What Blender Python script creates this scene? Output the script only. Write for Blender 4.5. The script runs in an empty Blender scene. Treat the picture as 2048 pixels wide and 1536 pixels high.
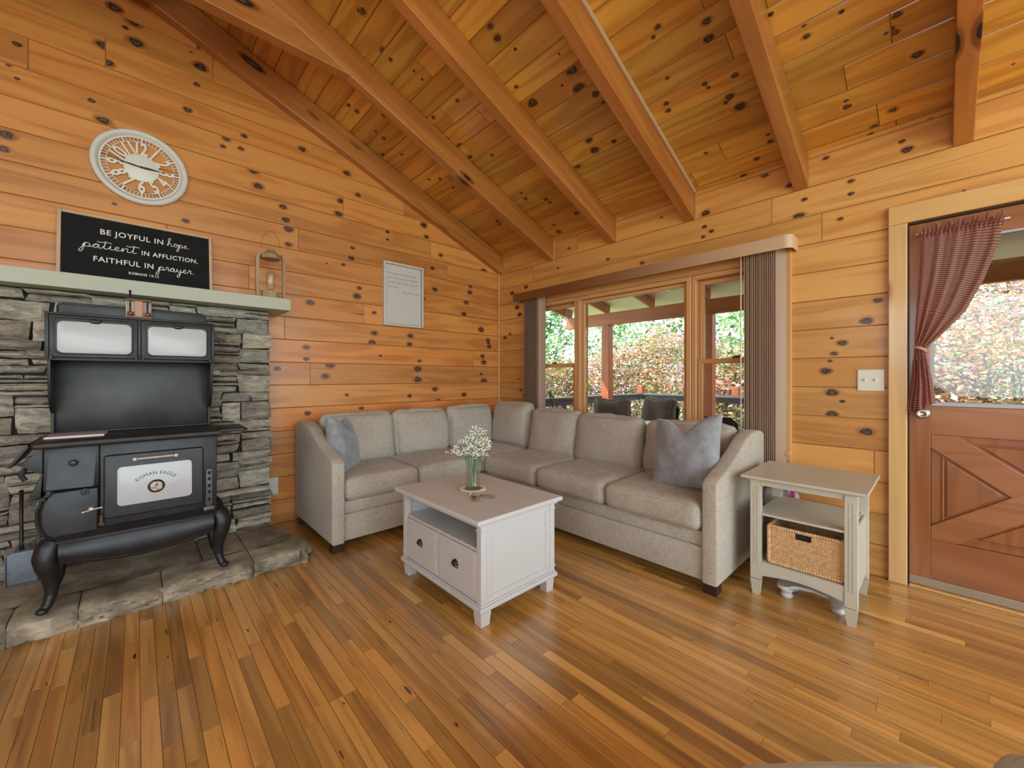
import bpy, bmesh, math, random
from mathutils import Vector, Matrix, noise
PI = math.pi
sc = bpy.context.scene
COL = sc.collection

# ---------------------------------------------------------------- camera, world, sun, exposure
TH = 0.8170                                   # azimuth of the view direction from +x
cam_d = bpy.data.cameras.new('camera'); cam = bpy.data.objects.new('camera', cam_d); COL.objects.link(cam)
cam.location = (0, 0, 1.15); cam.rotation_euler = (PI/2, 0, TH - PI/2)
cam_d.sensor_width = 36; cam_d.lens = 800.7/2048*36; cam_d.shift_y = -13/2048; cam_d.clip_start = 0.05
sc.camera = cam
w = bpy.data.worlds.new('sky'); sc.world = w; w.use_nodes = True
bg = w.node_tree.nodes['Background']; bg.inputs[0].default_value = (0.88, 0.98, 1.05, 1); bg.inputs[1].default_value = 2.3
sun_d = bpy.data.lights.new('sun', 'SUN'); sun = bpy.data.objects.new('sun', sun_d); COL.objects.link(sun)
sun_d.energy = 11.0; sun_d.angle = 0.02; sun_d.color = (1, .96, .9)
sun.rotation_euler = Vector((0.42, -0.62, -1.0)).to_track_quat('-Z', 'Y').to_euler()
# soft area lights added to brighten the interior; no windows are built for them
def area(name, loc, to, sx, sy, power, color=(1, 1, 1)):
    d = bpy.data.lights.new(name, 'AREA'); d.shape = 'RECTANGLE'; d.size = sx; d.size_y = sy; d.energy = power; d.color = color
    o = bpy.data.objects.new(name, d); COL.objects.link(o); o.location = loc
    o.rotation_euler = (Vector(to) - Vector(loc)).to_track_quat('-Z', 'Y').to_euler(); return o
area('rear_fill_light', (0.0, -3.25, 1.55), (0, 0, 1.45), 5.6, 2.6, 90, (.85, .99, 1.07))  # added fill across the open rear end, behind the camera
area('left_fill_light', (-3.05, .2, 1.6), (0, .5, 1.25), 3.4, 1.5, 62, (.84, 1.0, 1.08))  # added fill just inside the left wall, which has no opening
vs = sc.view_settings
vs.view_transform = 'Standard'; vs.look = 'None'; vs.gamma = 1; vs.use_curve_mapping = False; vs.exposure = 0.42
sc.cycles.max_bounces = 8; sc.cycles.diffuse_bounces = 5; sc.cycles.glossy_bounces = 4; sc.cycles.transmission_bounces = 8
sc.cycles.transparent_max_bounces = 12; sc.cycles.caustics_reflective = False; sc.cycles.caustics_refractive = False
sc.cycles.use_denoising = True; sc.cycles.sample_clamp_indirect = 6

# ---------------------------------------------------------------- object helpers
def tag(o, label=None, cat=None, group=None, kind=None):
    if label: o['label'] = label
    if cat: o['category'] = cat
    if group: o['group'] = group
    if kind: o['kind'] = kind
    return o
def thing(name, label, cat, loc=(0, 0, 0), rz=0, group=None, kind=None):
    o = bpy.data.objects.new(name, None); COL.objects.link(o); o.location = loc; o.rotation_euler = (0, 0, rz)
    o.empty_display_size = 0.1
    return tag(o, label, cat, group, kind)
def obj(name, bm, mat, parent=None, smooth=False, label=None, cat=None, group=None, kind=None, M=None):
    """link a bmesh (or mesh) as ONE object"""
    if isinstance(bm, bmesh.types.BMesh):
        bmesh.ops.recalc_face_normals(bm, faces=bm.faces) if not getattr(obj, 'keep', False) else None
        me = bpy.data.meshes.new(name); bm.to_mesh(me); bm.free()
    else: me = bm
    mats = mat if isinstance(mat, (list, tuple)) else [mat]
    for m in mats: me.materials.append(m)
    if smooth is not False:
        me.shade_smooth()
        if smooth is not True: me.set_sharp_from_angle(angle=math.radians(smooth))
    o = bpy.data.objects.new(name, me); COL.objects.link(o)
    if parent: o.parent = parent
    if M is not None: o.matrix_local = M
    return tag(o, label, cat, group, kind)
def copy_tree(o, parent=None):
    c = o.copy(); COL.objects.link(c)
    if parent: c.parent = parent; c.matrix_parent_inverse = o.matrix_parent_inverse.copy()
    for ch in list(o.children): copy_tree(ch, c)
    return c
def NB(): return bmesh.new()
def box(bm, x0, x1, y0, y1, z0, z1, bev=0, seg=2, M=None, mi=0):
    g = bmesh.ops.create_cube(bm, size=1); vs_ = g['verts']
    for v in vs_: v.co = Vector(((x0+x1)/2 + v.co.x*(x1-x0), (y0+y1)/2 + v.co.y*(y1-y0), (z0+z1)/2 + v.co.z*(z1-z0)))
    faces = {f for v in vs_ for f in v.link_faces}
    for f in faces: f.material_index = mi
    if bev:
        ed = list({e for v in vs_ for e in v.link_edges})
        r = bmesh.ops.bevel(bm, geom=ed, offset=bev, segments=seg, affect='EDGES', profile=0.5, clamp_overlap=True)
        vs_ = list({v for f in r['faces'] for v in f.verts} | {v for v in vs_ if v.is_valid})
        for f in r['faces']: f.material_index = mi
        vs_ = [v for v in vs_ if v.is_valid]
    if M is not None: bmesh.ops.transform(bm, matrix=M, verts=vs_)
    return vs_
def prism(bm, pts, a, b, axis='y', bev=0, seg=2, mi=0, M=None):
    """polygon pts extruded between a and b along axis; pts are (x,z) for y, (y,z) for x, (x,y) for z"""
    def mk(p, t):
        return Vector((p[0], t, p[1])) if axis == 'y' else Vector((t, p[0], p[1])) if axis == 'x' else Vector((p[0], p[1], t))
    A = [bm.verts.new(mk(p, a)) for p in pts]; B_ = [bm.verts.new(mk(p, b)) for p in pts]
    fs = [bm.faces.new(A), bm.faces.new(B_[::-1])]
    n = len(pts)
    for i in range(n): fs.append(bm.faces.new([A[i], B_[i], B_[(i+1) % n], A[(i+1) % n]]))
    bmesh.ops.recalc_face_normals(bm, faces=fs)
    for f in fs: f.material_index = mi
    vs_ = A + B_
    if bev:
        ed = list({e for f in fs[:2] for e in f.edges})
        r = bmesh.ops.bevel(bm, geom=ed, offset=bev, segments=seg, affect='EDGES', profile=0.5, clamp_overlap=True)
        vs_ = list({v for f in r['faces'] for v in f.verts} | {v for v in vs_ if v.is_valid})
    if M is not None: bmesh.ops.transform(bm, matrix=M, verts=vs_)
    return vs_
def rrect(x0, x1, z0, z1, r, n=5):
    out = []
    for cx, cz, a0 in ((x1-r, z1-r, 0), (x0+r, z1-r, PI/2), (x0+r, z0+r, PI), (x1-r, z0+r, 3*PI/2)):
        for i in range(n+1):
            a = a0 + PI/2*i/n; out.append((cx + r*math.cos(a), cz + r*math.sin(a)))
    return out
def tube(bm, pts, r, n=8, caps=True, mi=0, flat=None):
    pts = [Vector(p) for p in pts]; rs = r if isinstance(r, (list, tuple)) else [r]*len(pts)
    rings = []; up = Vector((0, 0, 1)); prev = None
    for i, p in enumerate(pts):
        t = (pts[min(i+1, len(pts)-1)] - pts[max(i-1, 0)]).normalized()
        if prev is None:
            u = t.orthogonal().normalized() if abs(t.dot(up)) > .95 else t.cross(up).normalized()
        else:
            u = (prev - t*prev.dot(t)); u = u.normalized() if u.length > 1e-6 else t.orthogonal().normalized()
        prev = u; v = t.cross(u).normalized()
        rings.append([bm.verts.new(p + (u*math.cos(2*PI*k/n) + v*math.sin(2*PI*k/n))*rs[i]) for k in range(n)])
    for i in range(len(rings)-1):
        for k in range(n):
            f = bm.faces.new([rings[i][k], rings[i][(k+1) % n], rings[i+1][(k+1) % n], rings[i+1][k]]); f.material_index = mi; f.smooth = True
    if caps:
        for rg in (rings[0][::-1], rings[-1]):
            f = bm.faces.new(rg); f.material_index = mi
    return [v for rg in rings for v in rg]
def lathe(bm, prof, c=(0, 0, 0), n=24, mi=0, M=None, caps=True):
    """prof [(r,z)], axis z"""
    rings = []
    for r, z in prof:
        rings.append([bm.verts.new(Vector((c[0] + r*math.cos(2*PI*k/n), c[1] + r*math.sin(2*PI*k/n), c[2] + z))) for k in range(n)])
    for i in range(len(rings)-1):
        for k in range(n):
            f = bm.faces.new([rings[i][k], rings[i][(k+1) % n], rings[i+1][(k+1) % n], rings[i+1][k]]); f.material_index = mi; f.smooth = True
    if caps:
        for rg in (rings[0][::-1], rings[-1]): f = bm.faces.new(rg); f.material_index = mi
    vs_ = [v for rg in rings for v in rg]
    if M is not None: bmesh.ops.transform(bm, matrix=M, verts=vs_)
    return vs_
def ball(bm, c, r, sub=2, mi=0, sz=(1, 1, 1)):
    g = bmesh.ops.create_icosphere(bm, subdivisions=sub, radius=1)
    for v in g['verts']: v.co = Vector((c[0] + v.co.x*r*sz[0], c[1] + v.co.y*r*sz[1], c[2] + v.co.z*r*sz[2]))
    for v in g['verts']:
        for f in v.link_faces: f.smooth = True; f.material_index = mi
    return g['verts']
def nz(x, y, z, s=1.0): return noise.noise(Vector((x*s, y*s, z*s)))
def soft_box(bm, sx, sy, sz, r=.05, n=14, puff=(0, 0, 0), wr=0, seed=0, M=None, edge_pull=0):
    """rounded cushion; sx.. full sizes centred at the origin; puff swells each pair of faces"""
    s = Vector((sx/2, sy/2, sz/2)); cache = {}
    def pt(p):
        key = (round(p[0], 5), round(p[1], 5), round(p[2], 5))
        if key in cache: return cache[key]
        q = Vector((p[0]*s.x, p[1]*s.y, p[2]*s.z))
        c = Vector([max(-(s[i]-r), min(s[i]-r, q[i])) for i in range(3)])
        d = q - c
        co = c + d.normalized()*r if d.length > 1e-9 else c
        for i in range(3):
            j, k = (i+1) % 3, (i+2) % 3
            if puff[i]: co[i] += puff[i]*p[i]*(max(0, 1-p[j]**2)*max(0, 1-p[k]**2))**.6
        if wr:
            a = noise.noise(Vector((co.x*6+seed*3.1, co.y*6, co.z*6)))*.7
            fold = abs(noise.noise(Vector((co.x*4+seed, (co.y*.75+co.z*.65)*11+seed*1.7, (co.z*.75-co.y*.65)*3.5)))); a -= max(0, .16-fold)*4.0*max(abs(p[1]), abs(p[2]))**2
            nn = Vector((p[0]**3, p[1]**3, p[2]**3)); nn = nn.normalized() if nn.length else nn
            co += nn*a*wr
        v = bm.verts.new(co); cache[key] = v; return v
    ts = [math.sin(PI/2*(2*i/n-1)) for i in range(n+1)]
    for ax in range(3):
        for sg in (-1, 1):
            for i in range(n):
                for j in range(n):
                    q = []
                    for a, b in ((i, j), (i+1, j), (i+1, j+1), (i, j+1)):
                        p = [0, 0, 0]; p[ax] = sg; p[(ax+1) % 3] = ts[a]; p[(ax+2) % 3] = ts[b]; q.append(pt(p))
                    if sg < 0: q = q[::-1]
                    f = bm.faces.new(q); f.smooth = True
    vs_ = list(cache.values())
    if M is not None: bmesh.ops.transform(bm, matrix=M, verts=vs_)
    return vs_
def T(x, y, z, rz=0, rx=0, ry=0):
    return Matrix.Translation((x, y, z)) @ Matrix.Rotation(rz, 4, 'Z') @ Matrix.Rotation(ry, 4, 'Y') @ Matrix.Rotation(rx, 4, 'X')
def text_mesh(s, size, extrude=.001, align='LEFT', bold=0, spacing=1.0):
    cu = bpy.data.curves.new('t', 'FONT'); cu.body = s; cu.size = size; cu.extrude = extrude; cu.align_x = align; cu.offset = bold; cu.space_character = spacing
    cu.resolution_u = 3
    o = bpy.data.objects.new('t', cu); COL.objects.link(o)
    me = bpy.data.meshes.new_from_object(o.evaluated_get(bpy.context.evaluated_depsgraph_get()))
    bpy.data.objects.remove(o); bpy.data.curves.remove(cu)
    return me

# ---------------------------------------------------------------- material helpers
class NT:
    def __init__(s, name):
        s.m = bpy.data.materials.new(name); s.m.use_nodes = True; s.t = s.m.node_tree; s.n = s.t.nodes; s.l = s.t.links
        s.b = s.n['Principled BSDF']
    def add(s, typ, **kw):
        x = s.n.new(typ)
        for k, v in kw.items():
            if k == 'inp':
                for a, b in v.items():
                    if isinstance(b, bpy.types.NodeSocket): s.l.new(b, x.inputs[a])
                    else: x.inputs[a].default_value = b
            else: setattr(x, k, v)
        return x
    def math(s, op, a, b=0, c=None, clamp=False):
        inp = {0: a, 1: b}
        if c is not None: inp[2] = c
        return s.add('ShaderNodeMath', operation=op, use_clamp=clamp, inp=inp).outputs[0]
    def mix(s, f, a, b, mode='MIX'):
        x = s.add('ShaderNodeMix', data_type='RGBA', blend_type=mode)
        for i, v in ((0, f), (6, a), (7, b)):
            if isinstance(v, bpy.types.NodeSocket): s.l.new(v, x.inputs[i])
            else: x.inputs[i].default_value = (*v, 1) if isinstance(v, tuple) and len(v) == 3 else v
        return x.outputs[2]
    def noise(s, vec, scale=5, detail=3, rough=.5, dist=0):
        return s.add('ShaderNodeTexNoise', inp={'Vector': vec, 'Scale': scale, 'Detail': detail, 'Roughness': rough, 'Distortion': dist}).outputs[0]
    def ramp(s, f, stops):
        x = s.add('ShaderNodeValToRGB', inp={0: f}); e = x.color_ramp.elements
        while len(e) < len(stops): e.new(.5)
        for i, (p, c) in enumerate(stops): e[i].position = p; e[i].color = (*c, 1)
        return x.outputs[0]
    def step(s, f, lo, hi):
        return s.add('ShaderNodeMapRange', interpolation_type='SMOOTHSTEP', inp={0: f, 1: lo, 2: hi}).outputs[0]
    def coord(s, out='Object'): return s.add('ShaderNodeTexCoord').outputs[out]
    def scale(s, v, sc_, loc=(0, 0, 0)):
        return s.add('ShaderNodeMapping', inp={'Vector': v, 'Scale': sc_, 'Location': loc}).outputs[0]
    def bump(s, h, st=.2, d=.01):
        s.l.new(s.add('ShaderNodeBump', inp={'Height': h, 'Strength': st, 'Distance': d}).outputs[0], s.b.inputs['Normal'])
    def set(s, **kw):
        names = dict(color='Base Color', rough='Roughness', metal='Metallic', coat='Coat Weight', coatr='Coat Roughness', spec='Specular IOR Level', sheen='Sheen Weight', trans='Transmission Weight', ior='IOR', alpha='Alpha', sheenr='Sheen Roughness', emis='Emission Strength')
        for k, v in kw.items():
            i = s.b.inputs[names[k]]
            if isinstance(v, bpy.types.NodeSocket): s.l.new(v, i)
            else: i.default_value = (*v, 1) if isinstance(v, tuple) else v
        return s.m
def plain(name, c, rough=.5, metal=0, var=.08, scale=6, bump=0, bscale=60, **kw):
    t = NT(name); co = t.coord(); n = t.noise(co, scale, 4)
    cd = tuple(x*(1-var*2) for x in c); cl = tuple(min(1, x*(1+var)) for x in c)
    t.set(color=t.mix(n, cd, cl), rough=rough, metal=metal, **kw)
    if bump: t.bump(t.noise(co, bscale, 3), bump, .004)
    return t.m
def wood(name, base, dark, mode='uv', streak=0, coatr=.12, rough=.32, coat=.35, knots=0.0, ring=26, ringk=.55, tint=.18, fiber=.25, vscale=1.0, hue=0.0):
    """mode 'uv': UV in metres (u along the grain) + colour attribute 'tint' (r bright, g hue, b knot); 'x','y','z': grain along that object axis"""
    t = NT(name)
    if mode == 'uv':
        uv = t.coord('UV'); sp = t.add('ShaderNodeSeparateXYZ', inp={0: uv}); u, v = sp.outputs[0], sp.outputs[1]
        at = t.add('ShaderNodeAttribute', attribute_name='tint'); sa = t.add('ShaderNodeSeparateColor', inp={0: at.outputs['Color']})
        tr, tg, kn = sa.outputs[0], sa.outputs[1], sa.outputs[2]
    else:
        sp = t.add('ShaderNodeSeparateXYZ', inp={0: t.coord()}); oi = t.add('ShaderNodeObjectInfo')
        k = 'xyz'.index(mode); u = sp.outputs[k]; a, b = sp.outputs[(k+1) % 3], sp.outputs[(k+2) % 3]
        u = t.math('ADD', u, t.math('MULTIPLY', oi.outputs['Random'], 31.0))
        v = t.math('ADD', t.math('ADD', a, t.math('MULTIPLY', b, 1.31)), t.math('MULTIPLY', oi.outputs['Random'], 7.0))
        tr = oi.outputs['Random']; tg = t.math('FRACT', t.math('MULTIPLY', tr, 7.3)); kn = None
    V = lambda su, sv: t.add('ShaderNodeCombineXYZ', inp={0: t.math('MULTIPLY', u, su), 1: t.math('MULTIPLY', v, sv*vscale)}).outputs[0]
    knot = kn
    if knots:
        vo = t.add('ShaderNodeTexVoronoi', inp={'Vector': V(2.1, 5.2), 'Scale': 1.0, 'Randomness': 1.0})
        cell = t.add('ShaderNodeSeparateColor', inp={0: vo.outputs['Color']}).outputs[0]
        kk = t.math('MULTIPLY', t.step(vo.outputs['Distance'], .30, .03), t.math('LESS_THAN', cell, knots))
        knot = kk if knot is None else t.math('MAXIMUM', kk, knot)
    n1 = t.noise(V(.7, 7), 1.0, 2, .5, .3)
    ph = t.math('MULTIPLY', n1, ring)
    if knot is not None: ph = t.math('ADD', ph, t.math('MULTIPLY', knot, 14.0))
    rings = t.math('MULTIPLY_ADD', t.math('SINE', ph), .5, .5)
    rings = t.math('POWER', rings, 1.6)
    fib = t.noise(V(3.5, 190), 1.0, 3, .6)
    big = t.noise(V(1.2, 6), 1.0, 2)
    f = t.math('ADD', t.math('MULTIPLY', rings, ringk), t.math('MULTIPLY', t.math('SUBTRACT', fib, .5), fiber*2), clamp=True)
    f = t.math('ADD', f, t.math('MULTIPLY', t.math('SUBTRACT', big, .5), .5), clamp=True)
    col = t.mix(f, base, dark)
    if streak:
        sk = t.step(t.noise(V(2.4, 34), 1.0, 3, .6), .60, .74)
        col = t.mix(t.math('MULTIPLY', sk, streak), col, tuple(x*.38 for x in dark))
    # plank-to-plank variation
    br = t.math('MULTIPLY_ADD', tr, tint*2, 1-tint)
    col = t.mix(1.0, col, t.add('ShaderNodeCombineColor', inp={0: br, 1: t.math('MULTIPLY', br, t.math('MULTIPLY_ADD', tg, .14+hue, .93-hue/2)), 2: t.math('MULTIPLY', br, t.math('MULTIPLY_ADD', tg, .3+hue, .85-hue/2))}).outputs[0], 'MULTIPLY')
    if knot is not None:
        halo = t.step(knot, .02, .40); core = t.step(knot, .50, .62)
        kr = t.noise(V(60, 60), 1, 2)
        col = t.mix(t.math('MULTIPLY', halo, .72), col, (dark[0]*.40, dark[1]*.30, dark[2]*.35))
        col = t.mix(core, col, t.mix(t.math('MULTIPLY', t.step(knot, .80, .97), t.step(kr, .35, .6)), (.018, .008, .006), (.13, .075, .060)))
    t.set(color=col, rough=rough, coat=coat, coatr=coatr); t.b.inputs['Coat IOR'].default_value = 1.6
    t.bump(t.math('ADD', t.math('MULTIPLY', fib, .4), t.math('MULTIPLY', rings, .3)), .10, .002)
    return t.m

# ---------------------------------------------------------------- materials
M = {}
M['wallA'] = wood('orange_pine_wall', (.62, .252, .062), (.38, .112, .018), ring=24, ringk=.55, tint=.15, fiber=.38, rough=.42, coat=.14)
M['wallB'] = wood('amber_pine_wall', (.63, .325, .095), (.42, .172, .038), ring=24, ringk=.55, tint=.15, fiber=.38, rough=.42, coat=.14)
M['ceil'] = wood('ceiling_pine', (.64, .325, .062), (.38, .145, .020), ring=26, ringk=.6, tint=.20, rough=.28, coat=.30, hue=.05)
M['raft'] = wood('rafter_pine', (.46, .180, .048), (.28, .085, .019), 'x', knots=.50, ring=16, ringk=.5, tint=.06, rough=.36, coat=.2)
M['casing'] = wood('pale_pine_casing', (.70, .43, .17), (.56, .30, .10), 'z', knots=.14, ring=14, ringk=.5, tint=.04)
M['casing_y'] = wood('pale_pine_head', (.70, .43, .17), (.56, .30, .10), 'y', knots=.10, ring=14, ringk=.5, tint=.04)
M['sash'] = wood('window_pine', (.66, .36, .15), (.50, .24, .085), 'z', ring=18, ringk=.5, tint=.05)
M['sash_y'] = wood('window_pine_head', (.66, .36, .15), (.50, .24, .085), 'y', ring=18, ringk=.5, tint=.05)
M['door'] = wood('door_fir', (.30, .112, .040), (.18, .055, .018), 'z', ring=30, ringk=.5, tint=.10, rough=.3, coat=.3)
M['door_y'] = wood('door_fir_rail', (.32, .122, .044), (.20, .062, .020), 'y', ring=30, ringk=.5, tint=.10, rough=.3, coat=.3)
M['floor'] = wood('oak_strip_floor', (.60, .322, .082), (.26, .108, .021), streak=.75, coatr=.26, ring=26, ringk=.52, tint=.30, fiber=.38, rough=.30, coat=1.0, vscale=1.5, hue=.0)
M['groove'] = plain('dark_groove', (.05, .022, .01), .8)
M['deckpost'] = wood('stained_porch_wood', (.46, .125, .045), (.28, .062, .022), 'z', ring=18, ringk=.5, rough=.5, coat=.05)
M['deckbeam'] = wood('stained_porch_beam', (.46, .130, .046), (.28, .065, .022), 'y', knots=.2, ring=18, ringk=.5, rough=.5, coat=.05)
M['deckraft'] = wood('stained_porch_rafter', (.50, .150, .052), (.30, .070, .024), 'x', ring=18, ringk=.5, rough=.5, coat=.05)
M['sheetmetal'] = plain('white_metal_roofing', (.88, .89, .90), .4, .0, .02)
M['mantel'] = plain('sage_paint', (.42, .44, .36), .45, 0, .03, 3)
M['black'] = plain('black_iron', (.030, .031, .034), .40, .5, .3, 14, .10, 260)
M['blackmatte'] = plain('black_stovetop_iron', (.035, .030, .028), .5, .4, .35, 12, .3, 60)
M['steelsheet'] = plain('smoked_steel_sheet', (.045, .044, .044), .42, .5, .45, 5)
M['enamel'] = plain('white_enamel', (.43, .455, .485), .32, 0, .02, 2, coat=.25)
M['nickel'] = plain('worn_nickel', (.60, .58, .54), .3, .45, .2, 40)
M['rust'] = plain('rusty_iron', (.16, .075, .045), .8, .2, .4, 60)
M['white'] = plain('bright_white_paint', (.74, .73, .72), .4, 0, .03)
M['dark'] = plain('dark_brown_wood', (.035, .016, .010), .45, 0, .2)
M['chrome'] = plain('brushed_chrome', (.55, .53, .48), .25, 1, .1, 50)
M['plate'] = plain('ivory_plastic', (.70, .70, .62), .35, 0, .02)
M['blind'] = plain('mauve_brown_vinyl', (.34, .215, .15), .5, 0, .05, 4)
M['valance'] = plain('beige_vinyl', (.60, .42, .28), .42, 0, .04, 4)
M['railing'] = plain('charcoal_railing', (.085, .085, .10), .5, 0, .1)
M['wire'] = plain('galvanized_wire', (.35, .36, .37), .4, .8, .1)
M['pink'] = plain('pink_strap', (.60, .06, .25), .6)
M['lilac'] = plain('pale_bag_cloth', (.50, .47, .55), .7, 0, .15, 20)
def glass_mat(name, tint=(1, 1, 1), gloss=.08):
    t = NT(name); t.n.remove(t.b)
    tr = t.add('ShaderNodeBsdfTransparent', inp={0: (*tint, 1)}); gl = t.add('ShaderNodeBsdfGlossy', inp={1: .02})
    fr = t.add('ShaderNodeFresnel', inp={0: 1.45}); mx = t.add('ShaderNodeMixShader')
    t.l.new(fr.outputs[0], mx.inputs[0]); t.l.new(tr.outputs[0], mx.inputs[1]); t.l.new(gl.outputs[0], mx.inputs[2])
    t.l.new(mx.outputs[0], t.n['Material Output'].inputs[0]); return t.m
M['pane'] = glass_mat('window_glass', (.97, .98, .98))
def thin_glass(name, tint, k=.55):
    t = NT(name); t.n.remove(t.b); lw = t.add('ShaderNodeLayerWeight', inp={0: .5}); f = t.math('MULTIPLY_ADD', t.math('POWER', lw.outputs['Facing'], 3.0), k, .05)
    tr = t.add('ShaderNodeBsdfTransparent', inp={0: (*tint, 1)}); gl = t.add('ShaderNodeBsdfGlossy', inp={1: .03}); mx = t.add('ShaderNodeMixShader', inp={0: f})
    t.l.new(tr.outputs[0], mx.inputs[1]); t.l.new(gl.outputs[0], mx.inputs[2]); t.l.new(mx.outputs[0], t.n['Material Output'].inputs[0]); return t.m
def solid_glass(name, tint=(1, 1, 1)):
    t = NT(name); t.set(color=tint, rough=.02, trans=1.0, ior=1.25); return t.m
M['vase'] = thin_glass('vase_glass', (.93, .97, .95))
def linen(name, c, c2, sheen=.15):
    t = NT(name); co = t.coord()
    a = t.noise(t.scale(co, (26, 26, 330)), 1, 3, .6); b = t.noise(t.scale(co, (330, 330, 22)), 1, 3, .6)
    w_ = t.math('MULTIPLY', t.math('ADD', a, b), .5)
    big = t.noise(co, 3, 3)
    f = t.step(t.math('ADD', w_, t.math('MULTIPLY', t.math('SUBTRACT', big, .5), .25)), .38, .62)
    t.set(color=t.mix(f, c2, c), rough=.9, sheen=sheen, spec=.2)
    t.bump(w_, .35, .002); return t.m
M['linen'] = linen('greige_linen', (.505, .468, .402), (.35, .32, .268))
M['fur'] = None
t = NT('grey_plush'); co = t.coord(); n = t.noise(co, 22, 5, .65); n2 = t.noise(co, 160, 3, .6)
t.set(color=t.mix(t.step(n, .2, .8), (.235, .255, .28), (.35, .375, .405)), rough=1, sheen=.5, sheenr=.4, spec=.1); t.bump(t.math('ADD', n, t.math('MULTIPLY', n2, .6)), .7, .008); M['fur'] = t.m
t = NT('blue_grey_upholstery'); co = t.coord(); n = t.noise(co, 18, 4, .6)
t.set(color=t.mix(n, (.42, .52, .60), (.62, .70, .78)), rough=.95, sheen=.4); t.bump(n, .4, .006); M['bluegrey'] = t.m
def distressed(name, c, under=(.10, .075, .05), amt=.5, edge=True, spots=.70, rough=.45):
    t = NT(name); co = t.coord(); g = t.add('ShaderNodeNewGeometry')
    n = t.noise(co, 55, 5, .7); n2 = t.noise(t.scale(co, (8, 8, 8)), 3, 4, .6)
    brush = t.noise(t.scale(co, (3, 3, 3)), 6, 3)
    base = t.mix(brush, tuple(x*.93 for x in c), c)
    m = t.step(n2, spots, spots+.03); m = t.math('MULTIPLY', m, t.step(n, .52, .6))
    if edge:
        bv = t.add('ShaderNodeBevel', samples=4, inp={'Radius': .006})
        dt = t.add('ShaderNodeVectorMath', operation='DOT_PRODUCT', inp={0: bv.outputs[0], 1: g.outputs['True Normal']})
        e = t.step(t.math('SUBTRACT', 1.0, dt.outputs['Value']), .06, .16)
        e = t.math('MULTIPLY', e, t.step(t.noise(co, 38, 4, .7), .60-amt*.16, .66-amt*.16))
        m = t.math('MAXIMUM', m, e)
    t.set(color=t.mix(t.math('MULTIPLY', m, .85), base, under), rough=rough); t.bump(n, .06, .002); return t.m
M['paintwhite'] = distressed('white_chipped_paint', (.605, .625, .64), (.22, .19, .15), .25, spots=.72)
M['paintcream'] = distressed('cream_distressed_paint', (.56, .545, .455), (.13, .10, .065), 1.15, spots=.74)
M['signwood'] = distressed('whitewashed_board', (.60, .57, .55), (.25, .22, .2), .3, spots=.7)
M['signframe'] = distressed('whitewashed_frame', (.62, .60, .56), (.06, .05, .045), .8, spots=.62)
t = NT('stone'); co = t.coord(); at = t.add('ShaderNodeAttribute', attribute_name='tint'); sa = t.add('ShaderNodeSeparateColor', inp={0: at.outputs['Color']})
n = t.noise(t.scale(co, (1, 1, 2.5)), 14, 6, .65, .6); n2 = t.noise(co, 70, 4, .6)
c1 = t.mix(sa.outputs[0], (.25, .22, .18), (.60, .57, .49)); c1 = t.mix(t.math('MULTIPLY', sa.outputs[1], .55), c1, (.26, .265, .28))
c2 = t.mix(1.0, c1, t.ramp(n, [(.30, (.40, .37, .35)), (.5, (.88, .86, .82)), (.68, (1.3, 1.26, 1.18))]), 'MULTIPLY')
t.set(color=c2, rough=.85); t.bump(t.math('ADD', n, t.math('MULTIPLY', n2, .5)), 1.0, .014); M['stone'] = t.m
t = NT('hearth_stone'); co = t.coord(); n = t.noise(co, 5, 7, .62, .4); n2 = t.noise(co, 60, 5, .7)
c1 = t.ramp(n, [(.34, (.13, .112, .078)), (.5, (.30, .262, .19)), (.64, (.50, .445, .335))])
t.set(color=t.mix(t.math('MULTIPLY', n2, .3), c1, (.12, .10, .08)), rough=.7); t.bump(t.math('ADD', n, t.math('MULTIPLY', n2, .4)), .6, .012); M['hearth'] = t.m
M['mortar'] = plain('dark_joint', (.018, .015, .012), .95)

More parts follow.
